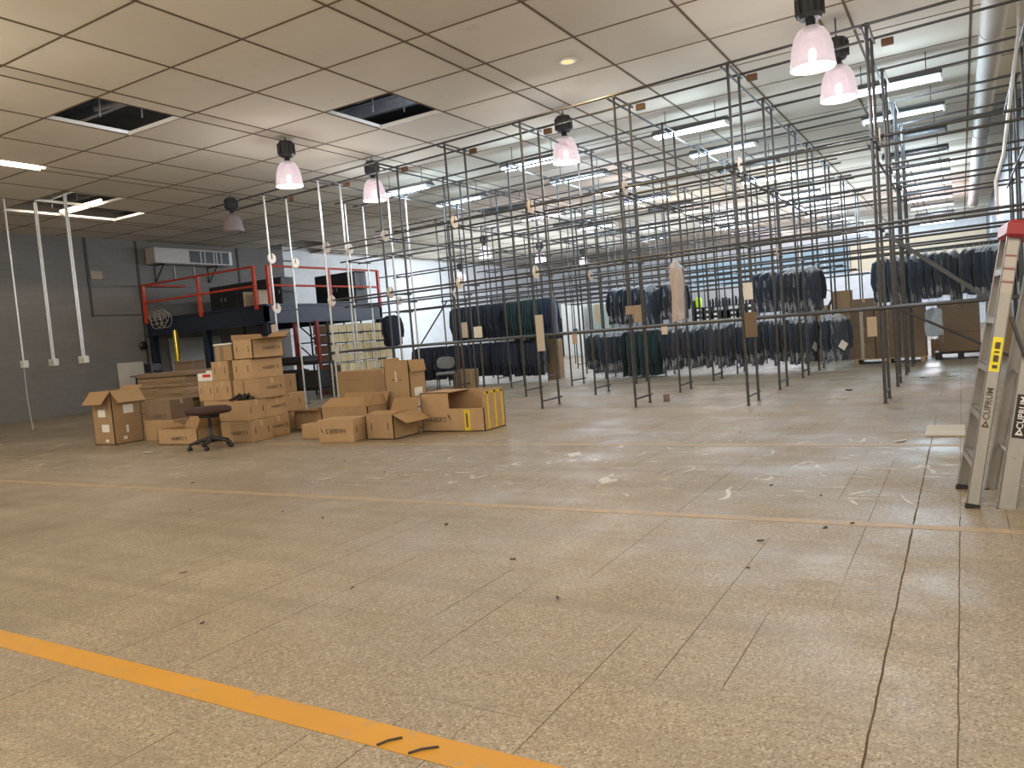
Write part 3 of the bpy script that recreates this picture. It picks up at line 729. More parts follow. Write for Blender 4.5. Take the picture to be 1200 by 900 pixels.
def bag_mesh(seed, length, w=.27, th=.07, top=-.06):
    rnd = random.Random(seed); n = 18; rings = 10; b = MB(); vs = []
    for i in range(rings):
        t_ = i / (rings - 1); z = top - length * t_
        a = w * (.2 + .8 * min(1, t_ / .12) ** .7) * (1 + .06 * math.sin(5 * t_ + seed)); bb = th * (.5 + .6 * min(1, t_ / .3))
        for k in range(n):
            an = 2 * PI * k / n; f = 1 + .1 * math.sin(an * 4 + seed + 3 * t_)
            vs.append((bb * math.sin(an) * f, a * math.cos(an) * (1 + .03 * math.sin(an * 6)), z + (.05 * math.sin(an * 3 + seed) if i == rings - 1 else 0)))
    b.add(vs, [(i * n + k, i * n + (k + 1) % n, (i + 1) * n + (k + 1) % n, (i + 1) * n + k) for i in range(rings - 1) for k in range(n)], True)
    return b
def proto(name, cloth, length, seed, bag=True, w=.24, th=.05, flare=1.1, sleeves=True, paper=False):
    """a garment on its hanger, standing below z=0 (the rail); its empty sits at the hem"""
    base = -length - .12
    t = thing(name, 'prototype', 'garment', (0, 0, base))
    garment_mesh(seed, length, w, th, flare, sleeves).build('cloth', cloth, t)
    hanger_mesh().build('hanger', 'hook', t)
    if bag: bag_mesh(seed, length + .14, w + .035, th + .02).build('plastic_cover', 'bag', t)
    if paper: MB().slab((th + .028, .02, -.62), (th + .028, .16, -.72), (th + .028, .06, -.86), (th + .028, -.08, -.76), .004).build('paper_slip', 'paper', t)
    t['_h'] = -base
    return t
protos = {}
used = set()
def hang(key, x, y, z, label, group, rot=0.):
    p = protos[key]
    o = p if key not in used else copy_tree(p)
    used.add(key)
    o.location = (x, y, z - p['_h']); o.rotation_euler = (0, 0, rot)
    o['label'] = label; o['group'] = group
    return o
protos['navy1'] = proto('jacket', 'cl_navy', .88, 1); protos['navy2'] = proto('jacket', 'cl_navy', .98, 4); protos['navy3'] = proto('jacket', 'cl_dark', .92, 21)
protos['char1'] = proto('jacket', 'cl_char', .94, 2); protos['char2'] = proto('jacket', 'cl_char', .84, 5); protos['char3'] = proto('jacket', 'cl_char', 1.0, 22, w=.22)
protos['pale_top'] = proto('jacket', 'cl_dark', .86, 24, w=.23)
protos['paper'] = proto('jacket', 'cl_char', .94, 8, paper=True)
protos['teal'] = proto('coat', 'cl_teal', 1.02, 3, bag=False, w=.25); protos['blue'] = proto('coat', 'cl_blue', .98, 6, bag=False)
protos['dark'] = proto('suit_jacket', 'cl_dark', .92, 7, bag=False); protos['dark2'] = proto('suit_jacket', 'cl_dark', .98, 9, bag=False)
protos['teal_long'] = proto('coat', 'cl_teal', 1.1, 11, bag=False, w=.26, th=.06)
protos['tan'] = proto('long_coat', 'cl_tan', .92, 12, True, .13, .05, .95, False)
protos['check'] = proto('checked_garment', 'cl_check', .92, 13, False, .2, .05)
protos['pale'] = proto('plastic_garment_bag', 'cl_pale', .55, 14, True, .22, .06, 1.1, False)
yr = lambda x: ry(17.62, x) - .035
def run(x0, x1, step, keys, z, label, group, ra=-.24, rb=.24):
    x = x0; i = 0; noun, where = label
    while x < x1:
        k = keys[random.randrange(len(keys))]
        if not any(abs(x - fx) < .05 for fx in FX):
            hang(k, x, yr(x), z, '%s %s from the left, %s' % (nth(i), noun, where), group, random.uniform(ra, rb)); i += 1
        x += step * random.uniform(.8, 1.2)
zl, zu = LV[0] + .0, LV[1] + .0
ALL = ['navy1', 'navy2', 'navy3', 'char1', 'char2', 'char3']
run(-8.35, -7.35, .085, ALL, zl, ('bagged dark jacket', 'lower rail beside the long green coats'), 'jackets left of the green coats')
run(-7.3, -6.45, .085, ['teal_long'], zl, ('long dark green coat', 'amid the bagged jackets on the lower rail'), 'long green coats on the lowest rail')
run(-6.25, -2.95, .084, ALL, zl, ('plastic-covered dark jacket', 'long lower row at the centre'), 'bagged jackets of the central lower row')
hang('paper', -2.88, yr(-2.9), zl, 'bagged dark jacket with a white slip, just short of the lower row end', 'jackets with white slips', -.45)
run(-2.62, -2.42, .075, ALL, zl, ('bagged jacket', 'squeezed between the two with white slips'), 'jackets at the right end of the lower row')
hang('paper', -2.30, yr(-2.3), zl, 'bagged dark jacket ending the lower row at right, white slip on its front', 'jackets with white slips', -.85)
run(-14.35, -12.75, .085, ['dark', 'dark2'], zl, ('navy jacket', 'lower rail at far left behind the tall carton'), 'navy jackets on the left lower rail')
hang('check', -12.58, yr(-12.6), zl, 'dark red checked garment on the left lower rail beside the grey chair', 'checked garments')
run(-12.40, -9.78, .085, ['dark', 'dark2', 'dark'], zl, ('dark navy garment', 'lower rail behind the grey chair'), 'dark garments on the left lower rail')
run(-12.75, -11.0, .09, ['dark', 'dark2'], zu, ('navy jacket', 'upper rail left of the green coats'), 'navy jackets on the left upper rail')
run(-10.85, -9.65, .085, ['teal', 'teal', 'teal_long'], zu, ('dark teal coat', 'left part of the upper rail'), 'teal coats on the left upper rail')
run(-9.58, -9.36, .09, ['blue'], zu, ('bright navy blue coat', 'beside the teal coats on the upper rail'), 'blue coats on the left upper rail')
run(-7.5, -6.75, .24, ['char1', 'navy1', 'pale_top'], zu, ('bagged dark jacket', 'upper rail cluster nearest the grey-green cabinet'), 'upper jackets right of the cabinet', -.9, -.3)
run(-6.58, -5.72, .24, ['char2', 'navy2', 'pale_top'], zu, ('bagged dark jacket', 'upper rail just left of the tan coat'), 'upper jackets left of the tan coat', -.9, -.3)
hang('tan', -6.45, ry(15.62, -6.45) - .035, 2.96 - .0, 'long tan coat in plastic hanging alone above the other garments', 'tan coats', .6) if False else None
run(-3.84, -3.5, .16, ['navy1', 'navy2'], zu, ('dark bagged jacket', 'left clump above the lower row right half'), 'upper navy jackets, left clump', -1.1, -.8)
run(-3.28, -2.98, .15, ['navy1', 'char1'], zu, ('dark bagged jacket', 'middle clump above the lower row right half'), 'upper navy jackets, middle clump', -1.1, -.8)
hang('navy3', -2.80, yr(-2.80), zu, 'dark navy bagged jacket on the upper rail, last one before the gap with cartons', 'upper navy jackets, end piece', -.95)
hang('navy1', -1.36, yr(-1.36), zu, 'dark bagged jacket on the right upper rail, leftmost, over the carton pallet', 'right upper jackets, first', -.8)
run(-1.14, -.6, .17, ['navy1', 'char1', 'navy2'], zu, ('dark bagged jacket', 'upper rail behind the rightmost front posts'), 'right upper jackets behind the posts', -.65, -.2)
run(-.45, .30, .16, ['navy2', 'char2', 'navy1'], zu, ('dark bagged jacket', 'upper rail above the big brown carton'), 'right upper jackets over the big carton', -.65, -.2)
run(.34, .82, .075, ALL, zu, ('dark bagged jacket', 'upper rail right beside the ladder'), 'right upper jackets beside the ladder', -.65, -.2)
hang('tan', -3.93, ry(11.15, -3.93) + .615, LV[1], 'long tan coat in plastic hanging alone from the front rack', 'tan coats', -.5)
hang('pale', -.50, yr(-.5), zl, 'pale plastic-wrapped garment bag between the carton pallet and the big carton', 'pale bags', .7)
run(-15.5, -15.18, .09, ['dark', 'dark2'], zu, ('dark navy garment', 'beside the mezzanine corner column'), 'garments beside the mezzanine')
for k, p in protos.items():
    if k not in used:
        for ch in list(p.children): bpy.data.objects.remove(ch)
        bpy.data.objects.remove(p)

# ------------------------------------------------------------------ mezzanine
mx0, mx1, my0, my1 = -23.65, -17.85, 16.0, 21.3
t = thing('mezzanine', 'dark navy steel mezzanine platform with a red guard rail against the left wall', 'mezzanine', (-20.7, 18.6, 0))
b = MB(); b.box(mx0, mx1, my0, my0 + .12, 2.30, 2.84); b.box(mx0, mx1, my0 - .04, my0 + .16, 2.80, 2.86); b.box(mx0, mx1, my0 - .04, my0 + .16, 2.28, 2.33); b.build('edge_beam', 'navy_steel', t)
b = MB(); b.box(mx1 - .12, mx1, my0, my1, 2.30, 2.84); b.box(mx1 - .16, mx1 + .04, my0, my1, 2.80, 2.86); b.box(mx1 - .16, mx1 + .04, my0, my1, 2.28, 2.33); b.build('edge_beam', 'navy_steel', t)
b = MB(); b.box(mx0, mx1, my1 - .12, my1, 2.30, 2.84); b.build('edge_beam', 'navy_steel', t)
MB().box(mx0 + .02, mx1 - .02, my0 + .02, my1 - .02, 2.80, 2.845).build('deck', 'joist', t)
b = MB()
for k in range(7):
    x = mx0 + .8 * k + .4; b.box(x - .04, x + .04, my0 + .12, my1 - .12, 2.5, 2.78)
b.build('joists', 'navy_steel', t)
for x, y in ((mx0 + .16, my0 + .1), (-20.75, my0 + .1), (mx1 - .1, my0 + .1), (mx1 - .1, my1 - .1), (mx0 + .16, my1 - .1), (mx1 - .1, 18.7)):
    p = MB(); p.box(x - .1, x + .1, y - .1, y - .085, 0, 2.3); p.box(x - .1, x + .1, y + .085, y + .1, 0, 2.3); p.box(x - .012, x + .012, y - .085, y + .085, 0, 2.3); p.box(x - .14, x + .14, y - .14, y + .14, 0, .015)
    p.build('column', 'navy_steel', t)
def gp(x, y): MB().box(x - .045, x + .045, y - .045, y + .045, 2.72, 4.02).build('guard_post', 'red_steel', t)
for x in (-23.55, -20.72, -18.16): gp(x, my0 - .06)
gp(mx1 - .02, my0 + .22); gp(mx1 + .02, 18.75); gp(mx1 + .02, 21.2)
MB().tube([(-23.55, my0 - .06, 4.0), (-18.12, my0 - .06, 4.0)], .035, 8).build('top_rail', 'red_steel', t)
MB().tube([(-23.55, my0 - .06, 3.42), (-18.12, my0 - .06, 3.42)], .035, 8).build('mid_rail', 'red_steel', t)
MB().tube([(mx1 + .0, my0 + .2, 4.0), (mx1 + .02, 21.2, 4.0)], .035, 8).build('top_rail', 'red_steel', t)
MB().tube([(mx1 + .0, my0 + .2, 3.42), (mx1 + .02, 21.2, 3.42)], .035, 8).build('mid_rail', 'red_steel', t)
MB().tube([(-23.55, my0 - .06, 4.0), (-23.55, 17.6, 4.0)], .035, 8).build('top_rail', 'red_steel', t)
def cabinet(x0, x1, y0, y1, z0, z1, label, m='dark_panel', doors=2, name='storage_cabinet', cat='cabinet'):
    t = thing(name, label, cat, ((x0 + x1) / 2, (y0 + y1) / 2, z0))
    MB().bbox(x0, x1, y0, y1, z0, z1, .015).build('body', m, t)
    w = (x1 - x0) / doors
    for k in range(doors):
        d = MB().bbox(x0 + w * k + .02, x0 + w * (k + 1) - .02, y0 - .022, y0 - .002, z0 + .05, z1 - .04, .006).build('door', m, t)
        hx = x0 + w * (k + 1) - .1 if k % 2 == 0 else x0 + w * k + .1
        MB().bbox(hx - .012, hx + .012, y0 - .045, y0 - .02, (z0 + z1) / 2 - .06, (z0 + z1) / 2 + .06, .004).build('handle', 'grey_metal', d)
    return t
cabinet(-23.3, -21.4, 18.5, 19.1, 2.845, 3.5, 'low dark cabinet on the mezzanine behind the left guard rail', doors=3)
cabinet(-22.2, -18.7, 17.5, 18.1, 2.845, 3.8, 'long dark blue-black cabinet on the mezzanine, in the middle', doors=5)
cabinet(-20.0, -18.1, 20.3, 20.9, 2.845, 4.0, 'tall black cabinet on the mezzanine near its right back corner', doors=2)
t = thing('open_box_frame', 'small pale crate standing on the mezzanine edge behind the red rail', 'crate', (-18.9, 16.6, 2.85))
for a in ((-19.25, -19.2), (-18.6, -18.55)): MB().box(a[0], a[1], 16.4, 16.8, 2.85, 3.35).build('side_panel', 'tag_card', t)
MB().box(-19.25, -18.55, 16.4, 16.8, 2.85, 2.88).build('shelf', 'tag_card', t); MB().box(-19.2, -18.6, 16.75, 16.8, 2.88, 3.35).build('back_panel', 'grey_metal', t)
b = MB()
for k in range(9):
    cx, cz, r = -23.1 + .11 * k, 2.95 - .10 * (k % 3), .18 + .05 * ((k * 7) % 3)
    b.tube([(cx + r * math.cos(a), 15.86 - .015 * k, cz + r * .9 * math.sin(a)) for a in [2 * PI * i / 18 for i in range(19)]], .010, 5, False)
tag(b.build('cable_coil', 'cable', loc=(-22.7, 15.8, 2.7)), 'tangle of pale cable hung over the left end of the mezzanine edge', 'cable')
t = thing('wall_bell', 'small dark round alarm fixed where the mezzanine meets the wall', 'alarm', (-23.6, 15.75, 1.9))
MB().lathe([(0, 0), (.06, .01), (.13, .05), (.14, .09), (.0, .09)], 16, (-23.68, 15.75, 2.0), 'X').build('gong', 'black', t); MB().box(-23.69, -23.6, 15.7, 15.8, 1.86, 1.94).build('mount', 'black', t)

# under and beside the mezzanine
tag(MB().slab((-23.66, 14.8, 0), (-23.66, 15.72, 0), (-23.69, 15.72, 1.47), (-23.69, 14.8, 1.47), .035).build('leaning_board', 'bone', loc=(-23.65, 15.2, 0)), 'pale board leaning on the dark wall left of the mezzanine column', 'board')
tag(MB().slab((-23.55, 16.75, 0), (-23.55, 18.9, 0), (-23.67, 18.9, 2.2), (-23.67, 16.75, 2.2), .03).build('leaning_board', 'grey_metal', loc=(-23.55, 17.8, 0)), 'wide light grey board leaning on the wall beneath the mezzanine', 'board')
tag(MB().tube([(-21.25, 15.42, .06), (-21.5, 15.5, .8), (-21.98, 15.84, 2.36)], [.10, .10, .08], 14).build('foil_roll', 'gold', loc=(-21.7, 15.5, 0)), 'shiny gold roll leaning against the mezzanine edge beam', 'roll')
t = thing('desk', 'brown desk under the mezzanine behind the flattened cartons', 'desk', (-20.6, 15.2, 0))
MB().bbox(-22.9, -19.0, 14.7, 15.35, .98, 1.03, .01).build('desktop', 'cardboard_dk', t)
for x in (-22.7, -19.2):
    for y in (14.8, 15.25): MB().box(x - .03, x + .03, y - .03, y + .03, 0, .98).build('leg', 'black', t)
t = thing('monitor', 'old grey computer monitor on the desk left of the gold roll', 'monitor', (-22.1, 15.1, 1.03))
MB().bbox(-22.35, -21.95, 14.85, 14.92, 1.08, 1.40, .02).bbox(-22.28, -22.02, 14.92, 15.25, 1.12, 1.36, .03).build('casing', 'grey_box', t); MB().box(-22.32, -21.98, 14.845, 14.85, 1.11, 1.37).build('screen', 'black', t); MB().bbox(-22.25, -22.05, 14.9, 15.1, 1.03, 1.09, .01).build('stand', 'grey_box', t)
t = thing('carton', 'dark brown lidded carton on the desk right of the gold roll', 'box', (-20.3, 15.0, 1.03)); MB().bbox(-20.75, -19.9, 14.8, 15.25, 1.03, 1.33, .01).build('body', 'cardboard_dk', t); MB().bbox(-20.77, -19.88, 14.78, 15.27, 1.30, 1.37, .008).build('lid', 'cardboard_dk', t)

# red pallet-rack end frame and dark workbench under the mezzanine
t = thing('pallet_rack_frame', 'red pallet rack end frame with dark lattice under the mezzanine', 'rack', (-17.2, 16.9, 0))
for x in (-17.66, -16.75):
    u = MB(); u.box(x - .05, x + .05, 16.85, 16.95, 0, 2.25); u.box(x - .08, x + .08, 16.82, 16.98, 0, .015); u.build('upright', 'dark_red', t)
for k in range(3):
    z = .3 + .65 * k
    MB().tube([(-17.62, 16.9, z), (-16.79, 16.9, z)], .022, 6).build('lattice_bar', 'navy_steel', t)
    MB().tube([(-17.62, 16.9, z + .65), (-16.79, 16.9, z)], .022, 6).build('lattice_bar', 'navy_steel', t)
t = thing('workbench', 'black workbench piled with dark goods behind the carton pile', 'workbench', (-16.1, 15.6, 0))
MB().bbox(-17.1, -15.1, 15.2, 15.8, .98, 1.03, .01).build('bench_top', 'black', t)
for x in (-17.0, -15.2):
    for y in (15.25, 15.75): MB().tube([(x, y, 0), (x, y, .98)], .025, 8).build('leg', 'steel_light', t)
MB().box(-17.0, -15.2, 15.2, 15.8, .25, .29).build('shelf', 'black', t)
for i, (x0, x1, z0, z1, lab) in enumerate(((-16.95, -16.1, .29, .85, 'black bin on the lower shelf of the dark workbench, left one'), (-16.05, -15.25, .29, .8, 'black bin on the lower shelf of the dark workbench, right one'), (-16.8, -15.7, 1.03, 1.22, 'low black bin lying on top of the dark workbench'))):
    tb = thing('bin', lab, 'bin', ((x0 + x1) / 2, 15.5, z0)); MB().bbox(x0, x1, 15.25, 15.75, z0, z1, .03).build('body', 'black', tb); MB().bbox(x0 - .02, x1 + .02, 15.23, 15.77, z1 - .05, z1 - .01, .008).build('rim', 'dark_panel', tb)

# bundles of papers stacked along the mezzanine side
rows_ = [(0.02, .30), (.32, .60), (.62, .92), (.94, 1.22), (1.24, 1.52), (1.54, 1.83), (1.85, 2.13)]
cols = [17.2 + .37 * k for k in range(8)]
t = thing('shelf_rack', 'dark steel shelf rack holding the cream paper bundles', 'shelf', (-16.9, 18.2, 0))
for y in (17.16, 18.67, 20.2):
    for x in (-17.28, -16.56): MB().box(x - .02, x + .02, y - .02, y + .02, 0, 2.2).build('upright', 'navy_steel', t)
for z0, z1 in rows_: MB().box(-17.28, -16.54, 17.14, 20.2, z0 - .02, z0).build('shelf_board', 'navy_steel', t)
for r, (z0, z1) in enumerate(rows_):
    for k, y in enumerate(cols):
        o = thing('paper_bundle', 'bundle of cream papers on the rack, %s shelf up, %s from the front' % (ORD[r], ORD[k]), 'papers', (-16.9, y + .18, z0), 'paper bundles on the shelf rack')
        jx = random.uniform(-.03, .03)
        MB().bbox(-17.22, -16.52 + jx, y + .008, y + .355, z0, z1 - random.uniform(.02, .05), .008).build('sheets', 'papers', o)
        if k == 0: MB().box(-17.22, -16.53 + jx, y - .002, y + .008, z0, z1 - .03).build('end_board', 'cardboard_dk', o)
for i, (x, z) in enumerate(((-15.9, 0), (-15.85, .30), (-15.75, .60))):
    o = thing('paper_bundle', 'brown-ended bundle of cream papers beside the workbench, %s from the floor' % ORD[i], 'papers', (x, 16.7, z), 'paper bundles beside the workbench')
    MB().bbox(x - .2, x + .2, 16.5, 17.3, z, z + .28, .008).build('sheets', 'papers', o); MB().box(x - .2, x + .2, 16.485, 16.5, z, z + .28).build('end_board', 'cardboard_dk', o)

# ------------------------------------------------------------------ cartons
def carton(label, x0, x1, y0, y1, z0, h, yaw=0, m='cardboard', text=(), slots=(), tape='tape', flaps=None, open_top=False, stickers=(), group=None, flip=False, word="HABER'S", tsize=.085, vtape=(), fold=()):
    cx, cy = (x0 + x1) / 2, (y0 + y1) / 2
    t = thing('carton', label, 'box', (cx, cy, z0), group)
    t.rotation_euler = (0, 0, yaw)
    z1 = z0 + h; T = .012
    if not open_top:
        MB().bbox(x0, x1, y0, y1, z0, z1, .006).build('body', m, t)
        if x1 - x0 >= y1 - y0: MB().box(x0 - .001, x1 + .001, cy - .028, cy + .028, z1 - .0, z1 + .0015).box(x1, x1 + .0015, cy - .028, cy + .028, z1 - .09, z1).build('tape', tape, t)
        else: MB().box(cx - .028, cx + .028, y0 - .001, y1 + .001, z1, z1 + .0015).box(cx - .028, cx + .028, y0 - .0015, y0, z1 - .09, z1).build('tape', tape, t)
    else:
        b = MB(); b.box(x0, x1, y0, y1, z0, z0 + T); b.box(x0, x1, y0, y0 + T, z0, z1); b.box(x0, x1, y1 - T, y1, z0, z1); b.box(x0, x0 + T, y0, y1, z0, z1); b.box(x1 - T, x1, y0, y1, z0, z1)
        b.build('body', m, t)
    for f, ang, ln in (flaps or ()):
        a = math.radians(ang)     # 0 = straight out level, 90 = upright, negative = hanging down
        o_, u_ = ln * math.cos(a), ln * math.sin(a)
        if f == 'front': q = [(x0, y0, z1), (x1, y0, z1), (x1 - .015, y0 - o_, z1 + u_), (x0 + .015, y0 - o_, z1 + u_)]
        if f == 'back': q = [(x1, y1, z1), (x0, y1, z1), (x0 + .015, y1 + o_, z1 + u_), (x1 - .015, y1 + o_, z1 + u_)]
        if f == 'left': q = [(x0, y1, z1), (x0, y0, z1), (x0 - o_, y0 + .015, z1 + u_), (x0 - o_, y1 - .015, z1 + u_)]
        if f == 'right': q = [(x1, y0, z1), (x1, y1, z1), (x1 + o_, y1 - .015, z1 + u_), (x1 + o_, y0 + .015, z1 + u_)]
        MB().slab(*q, .008).build('flap', 'cardboard_in' if m == 'cardboard' else m, t)
    for face, tx, tz in text:
        b = MB()
        if face == 'front': o_, r_ = (x0 + (x1 - x0) * tx, y0 - .001, z0 + h * tz), (1, 0, 0)
        else: o_, r_ = (x1 + .001, y0 + (y1 - y0) * tx, z0 + h * tz), (0, 1, 0)
        lettering(b, word, tsize, o_, r_, (0, 0, 1), flip)
        s = 1 if not flip else -1
        nib(b, Vector(o_) + Vector(r_) * s * (tsize * 2.5), r_, (0, 0, 1), .045)
        b.build('printed_name', 'ink', t)
    if slots:
        for face in slots:
            for k in (.2, .8):
                b = MB()
                if face == 'front': xx = x0 + (x1 - x0) * k; b.box(xx - .008, xx + .008, y0 - .002, y0 + .002, z0 + h * .38, z0 + h * .68)
                else: yy = y0 + (y1 - y0) * k; b.box(x1 - .002, x1 + .002, yy - .008, yy + .008, z0 + h * .38, z0 + h * .68)
                b.build('hand_slot', 'ink', t)
    for face, a0, a1, b0, b1, mm in stickers:
        b = MB()
        if face == 'front': b.box(x0 + (x1 - x0) * a0, x0 + (x1 - x0) * a1, y0 - .002, y0 + .001, z0 + h * b0, z0 + h * b1)
        else: b.box(x1 - .001, x1 + .002, y0 + (y1 - y0) * a0, y0 + (y1 - y0) * a1, z0 + h * b0, z0 + h * b1)
        b.build('sticker' if mm != 'tape_yellow' else 'tape', mm, t)
    return t
# the big open carton at the far left of the pile
carton('large open carton with drooping flaps, leftmost on the floor', -13.14, -12.55, 7.66, 8.2, 0, .93, flaps=[('front', -50, .28), ('right', -48, .28), ('left', -20, .26), ('back', 35, .1)], open_top=True,
       stickers=[('front', .30, .66, .52, .66, 'paper'), ('front', .42, .78, .24, .38, 'paper'), ('front', .55, .7, .05, .1, 'paper'), ('right', .38, .72, .56, .72, 'paper'), ('right', .42, .5, .2, .34, 'paper'), ('right', .3, .42, .08, .14, 'paper')])
carton('plain low carton on the floor right behind the large open carton', -12.36, -11.55, 8.1, 8.6, 0, .36, m='cardboard')
carton('dusky carton with printed name on top of the plain low carton beside the open carton', -12.33, -11.62, 8.12, 8.58, .361, .34, text=[('front', .5, .18)], m='cardboard_dk')
carton('low torn-open carton with printed name, on the floor left of the broken office chair', -11.42, -10.42, 7.70, 8.22, 0, .25, open_top=True, flaps=[('back', 50, .2), ('right', 62, .2), ('left', 20, .18)], text=[('front', .5, .4)])
# flattened cartons
z = 0
for i, (dx, hh, sk) in enumerate(((0, .30, 0), (-.06, .28, .03), (.05, .24, -.02), (-.08, .22, .04), (.0, .10, 0))):
    o = tag(MB().bbox(-14.9 + dx + sk, -13.3 + dx, 9.7 + sk, 10.9, z, z + hh, .02).build('flattened_cartons', 'flat' if i < 4 else 'cardboard_dk', loc=(-14.1, 10.3, z)), 'bundle of flattened cartons in the stack behind the large open carton, %s from the floor' % ORD[i] if i < 4 else 'wide cardboard sheet topping the stack of flattened cartons', 'cardboard', 'flattened carton stack')
    z += hh + .001
carton('small carton leaning end on the stack of flattened cartons, right of it', -13.2, -12.7, 9.9, 10.4, 0, .62, m='cardboard_dk')
t = thing('document_box', 'white box with a red label on top of a tan carton behind the pile', 'box', (-13.0, 10.1, .93))
# pile: level 1
CP = 'carton pile behind the broken office chair'
carton('front bottom carton of the tall pile, printed name on its long side', -10.16, -9.46, 7.95, 8.37, 0, .318, text=[('front', .55, .45)], slots=('right',), group=CP)
carton('bottom carton of the tall pile at its right, printed name facing the aisle', -10.26, -9.60, 8.41, 8.86, 0, .318, text=[('right', .5, .5)], group=CP, tsize=.065)
carton('bottom carton at the left back of the tall pile, under the left column', -11.0, -10.34, 8.32, 8.9, 0, .318, group=CP)
carton('bottom carton at the right back corner of the tall pile', -10.68, -10.02, 9.0, 9.66, 0, .318, group=CP)
carton('second-level carton of the tall pile with black rags on top', -10.27, -9.62, 8.03, 8.44, .32, .318, slots=('right',), group=CP)
carton('second-level carton of the tall pile facing the aisle with printed name', -10.3, -9.66, 8.46, 8.9, .32, .318, text=[('right', .5, .5)], group=CP, tsize=.065)
carton('second-level carton under the left column of the tall pile', -11.0, -10.34, 8.32, 8.9, .32, .318, group=CP)
carton('second-level carton at the right back corner of the tall pile', -10.65, -10.0, 9.0, 9.64, .32, .318, slots=('right',), group=CP)
carton('third-level carton in the middle of the tall pile, printed name toward the aisle', -10.2, -9.6, 8.30, 8.85, .64, .318, text=[('right', .5, .5)], group=CP, tsize=.07, stickers=[('front', .4, .44, .05, .95, 'cardboard_dk')])
carton('third-level carton of the inner left column of the tall pile', -10.68, -10.26, 8.30, 8.9, .64, .318, slots=('front',), group=CP)
carton('third-level carton at the outer left of the tall pile, under the white box', -11.10, -10.71, 8.32, 8.92, .64, .318, slots=('front',), group=CP)
carton('third-level carton at the right back corner of the tall pile, topmost there', -10.75, -10.2, 9.0, 9.66, .64, .318, slots=('right',), group=CP)
carton('fourth-level carton of the tall pile, printed name toward the aisle', -10.17, -9.72, 8.30, 8.94, .96, .318, text=[('right', .55, .5)], slots=('front',), group=CP, tsize=.075)
carton('fourth-level carton of the left column of the tall pile', -10.69, -10.28, 8.30, 8.9, .96, .318, slots=('front',), group=CP)
carton('topmost carton of the tall pile, its flaps spread open', -10.11, -9.66, 8.30, 8.94, 1.28, .31, open_top=True, flaps=[('back', 28, .24), ('right', 3, .28), ('left', 70, .1)], text=[('right', .55, .5)], slots=('front',), group=CP, tsize=.075)
carton('top carton of the left column of the tall pile, white paper on it', -10.58, -10.18, 8.32, 8.72, 1.28, .25, group=CP, stickers=[('front', .3, .52, 0, 1, 'cardboard_dk')])
tag(MB().bbox(-10.6, -10.16, 8.30, 8.7, 1.533, 1.565, .012).build('paper_wad', 'paper', loc=(-10.38, 8.5, 1.533)), 'white paper lying on top of the left column of the carton pile', 'paper')
# the white box moves onto the outer left column
t.location = (-10.95, 8.6, .96); t['_o'] = (-10.95, 8.6, .96)
t['label'] = 'white box with a red label on the outer left column of the carton pile'
MB().bbox(-11.2, -10.74, 8.4, 8.75, .96, 1.10, .01).build('body', 'box_white', t); MB().box(-11.06, -10.86, 8.396, 8.4, 1.03, 1.08).build('label_panel', 'red_label', t); MB().bbox(-11.0, -10.76, 8.42, 8.7, 1.10, 1.14, .008).build('lid', 'box_white', t)
r = MB()
for k in range(9): 
    a = random.uniform(0, 6); r.tube([(-9.98 + .05 * k * .7 + .05 * math.cos(a), 8.1 + .1 * math.sin(a), .655), (-9.95 + .05 * k * .7, 8.15, .70 + .02 * (k % 3)), (-9.9 + .05 * k * .7, 8.2 + .05 * math.cos(a), .655)], .018, 6)
tag(r.build('black_rags', 'black', loc=(-9.85, 8.15, .64)), 'heap of black rags lying on a carton ledge of the tall pile', 'rags')
carton('low open carton on the floor at the right foot of the tall pile', -9.87, -9.25, 9.25, 9.8, 0, .33, open_top=True, flaps=[('front', 8, .18), ('right', 10, .2)])
carton('small carton on the floor left of the upside-down printed one', -8.75, -8.25, 8.3, 8.62, 0, .22)
# right-hand group
carton('carton with upside-down printed name, nearest the camera in the right-hand group', -8.02, -7.42, 7.93, 8.34, 0, .33, yaw=.12, text=[('front', .5, .5)], flip=True, slots=('right',), tsize=.095)
carton('carton with one flap hanging open beside the upside-down printed one', -7.36, -6.86, 8.2, 8.76, 0, .35, open_top=True, flaps=[('right', -28, .26), ('front', 172, .22), ('back', 60, .2)], slots=('front',))
carton('half-folded open carton between the upside-down printed one and the big plain one', -8.55, -7.62, 8.55, 9.0, 0, .44, open_top=True, flaps=[('front', 150, .24), ('right', 110, .16), ('back', 60, .2)])
carton('big plain carton at the back of the right-hand group', -9.06, -8.27, 9.5, 10.0, 0, .94, stickers=[('front', .12, .7, .84, .845, 'ink'), ('front', .05, .95, .25, .254, 'cardboard_dk')])
carton('tall upright carton with a raised flap, middle of the right-hand group', -7.74, -7.26, 9.15, 9.55, 0, 1.06, flaps=[('right', -78, .18), ('left', 80, .05)], open_top=True,
       stickers=[('right', .25, .75, .48, .60, 'paper'), ('right', .25, .75, .33, .44, 'paper'), ('right', .25, .75, .20, .30, 'paper'), ('front', .42, .5, .7, .86, 'tape_pale'), ('front', .3, .4, .72, .735, 'ink'), ('front', .58, .68, .72, .735, 'ink')])
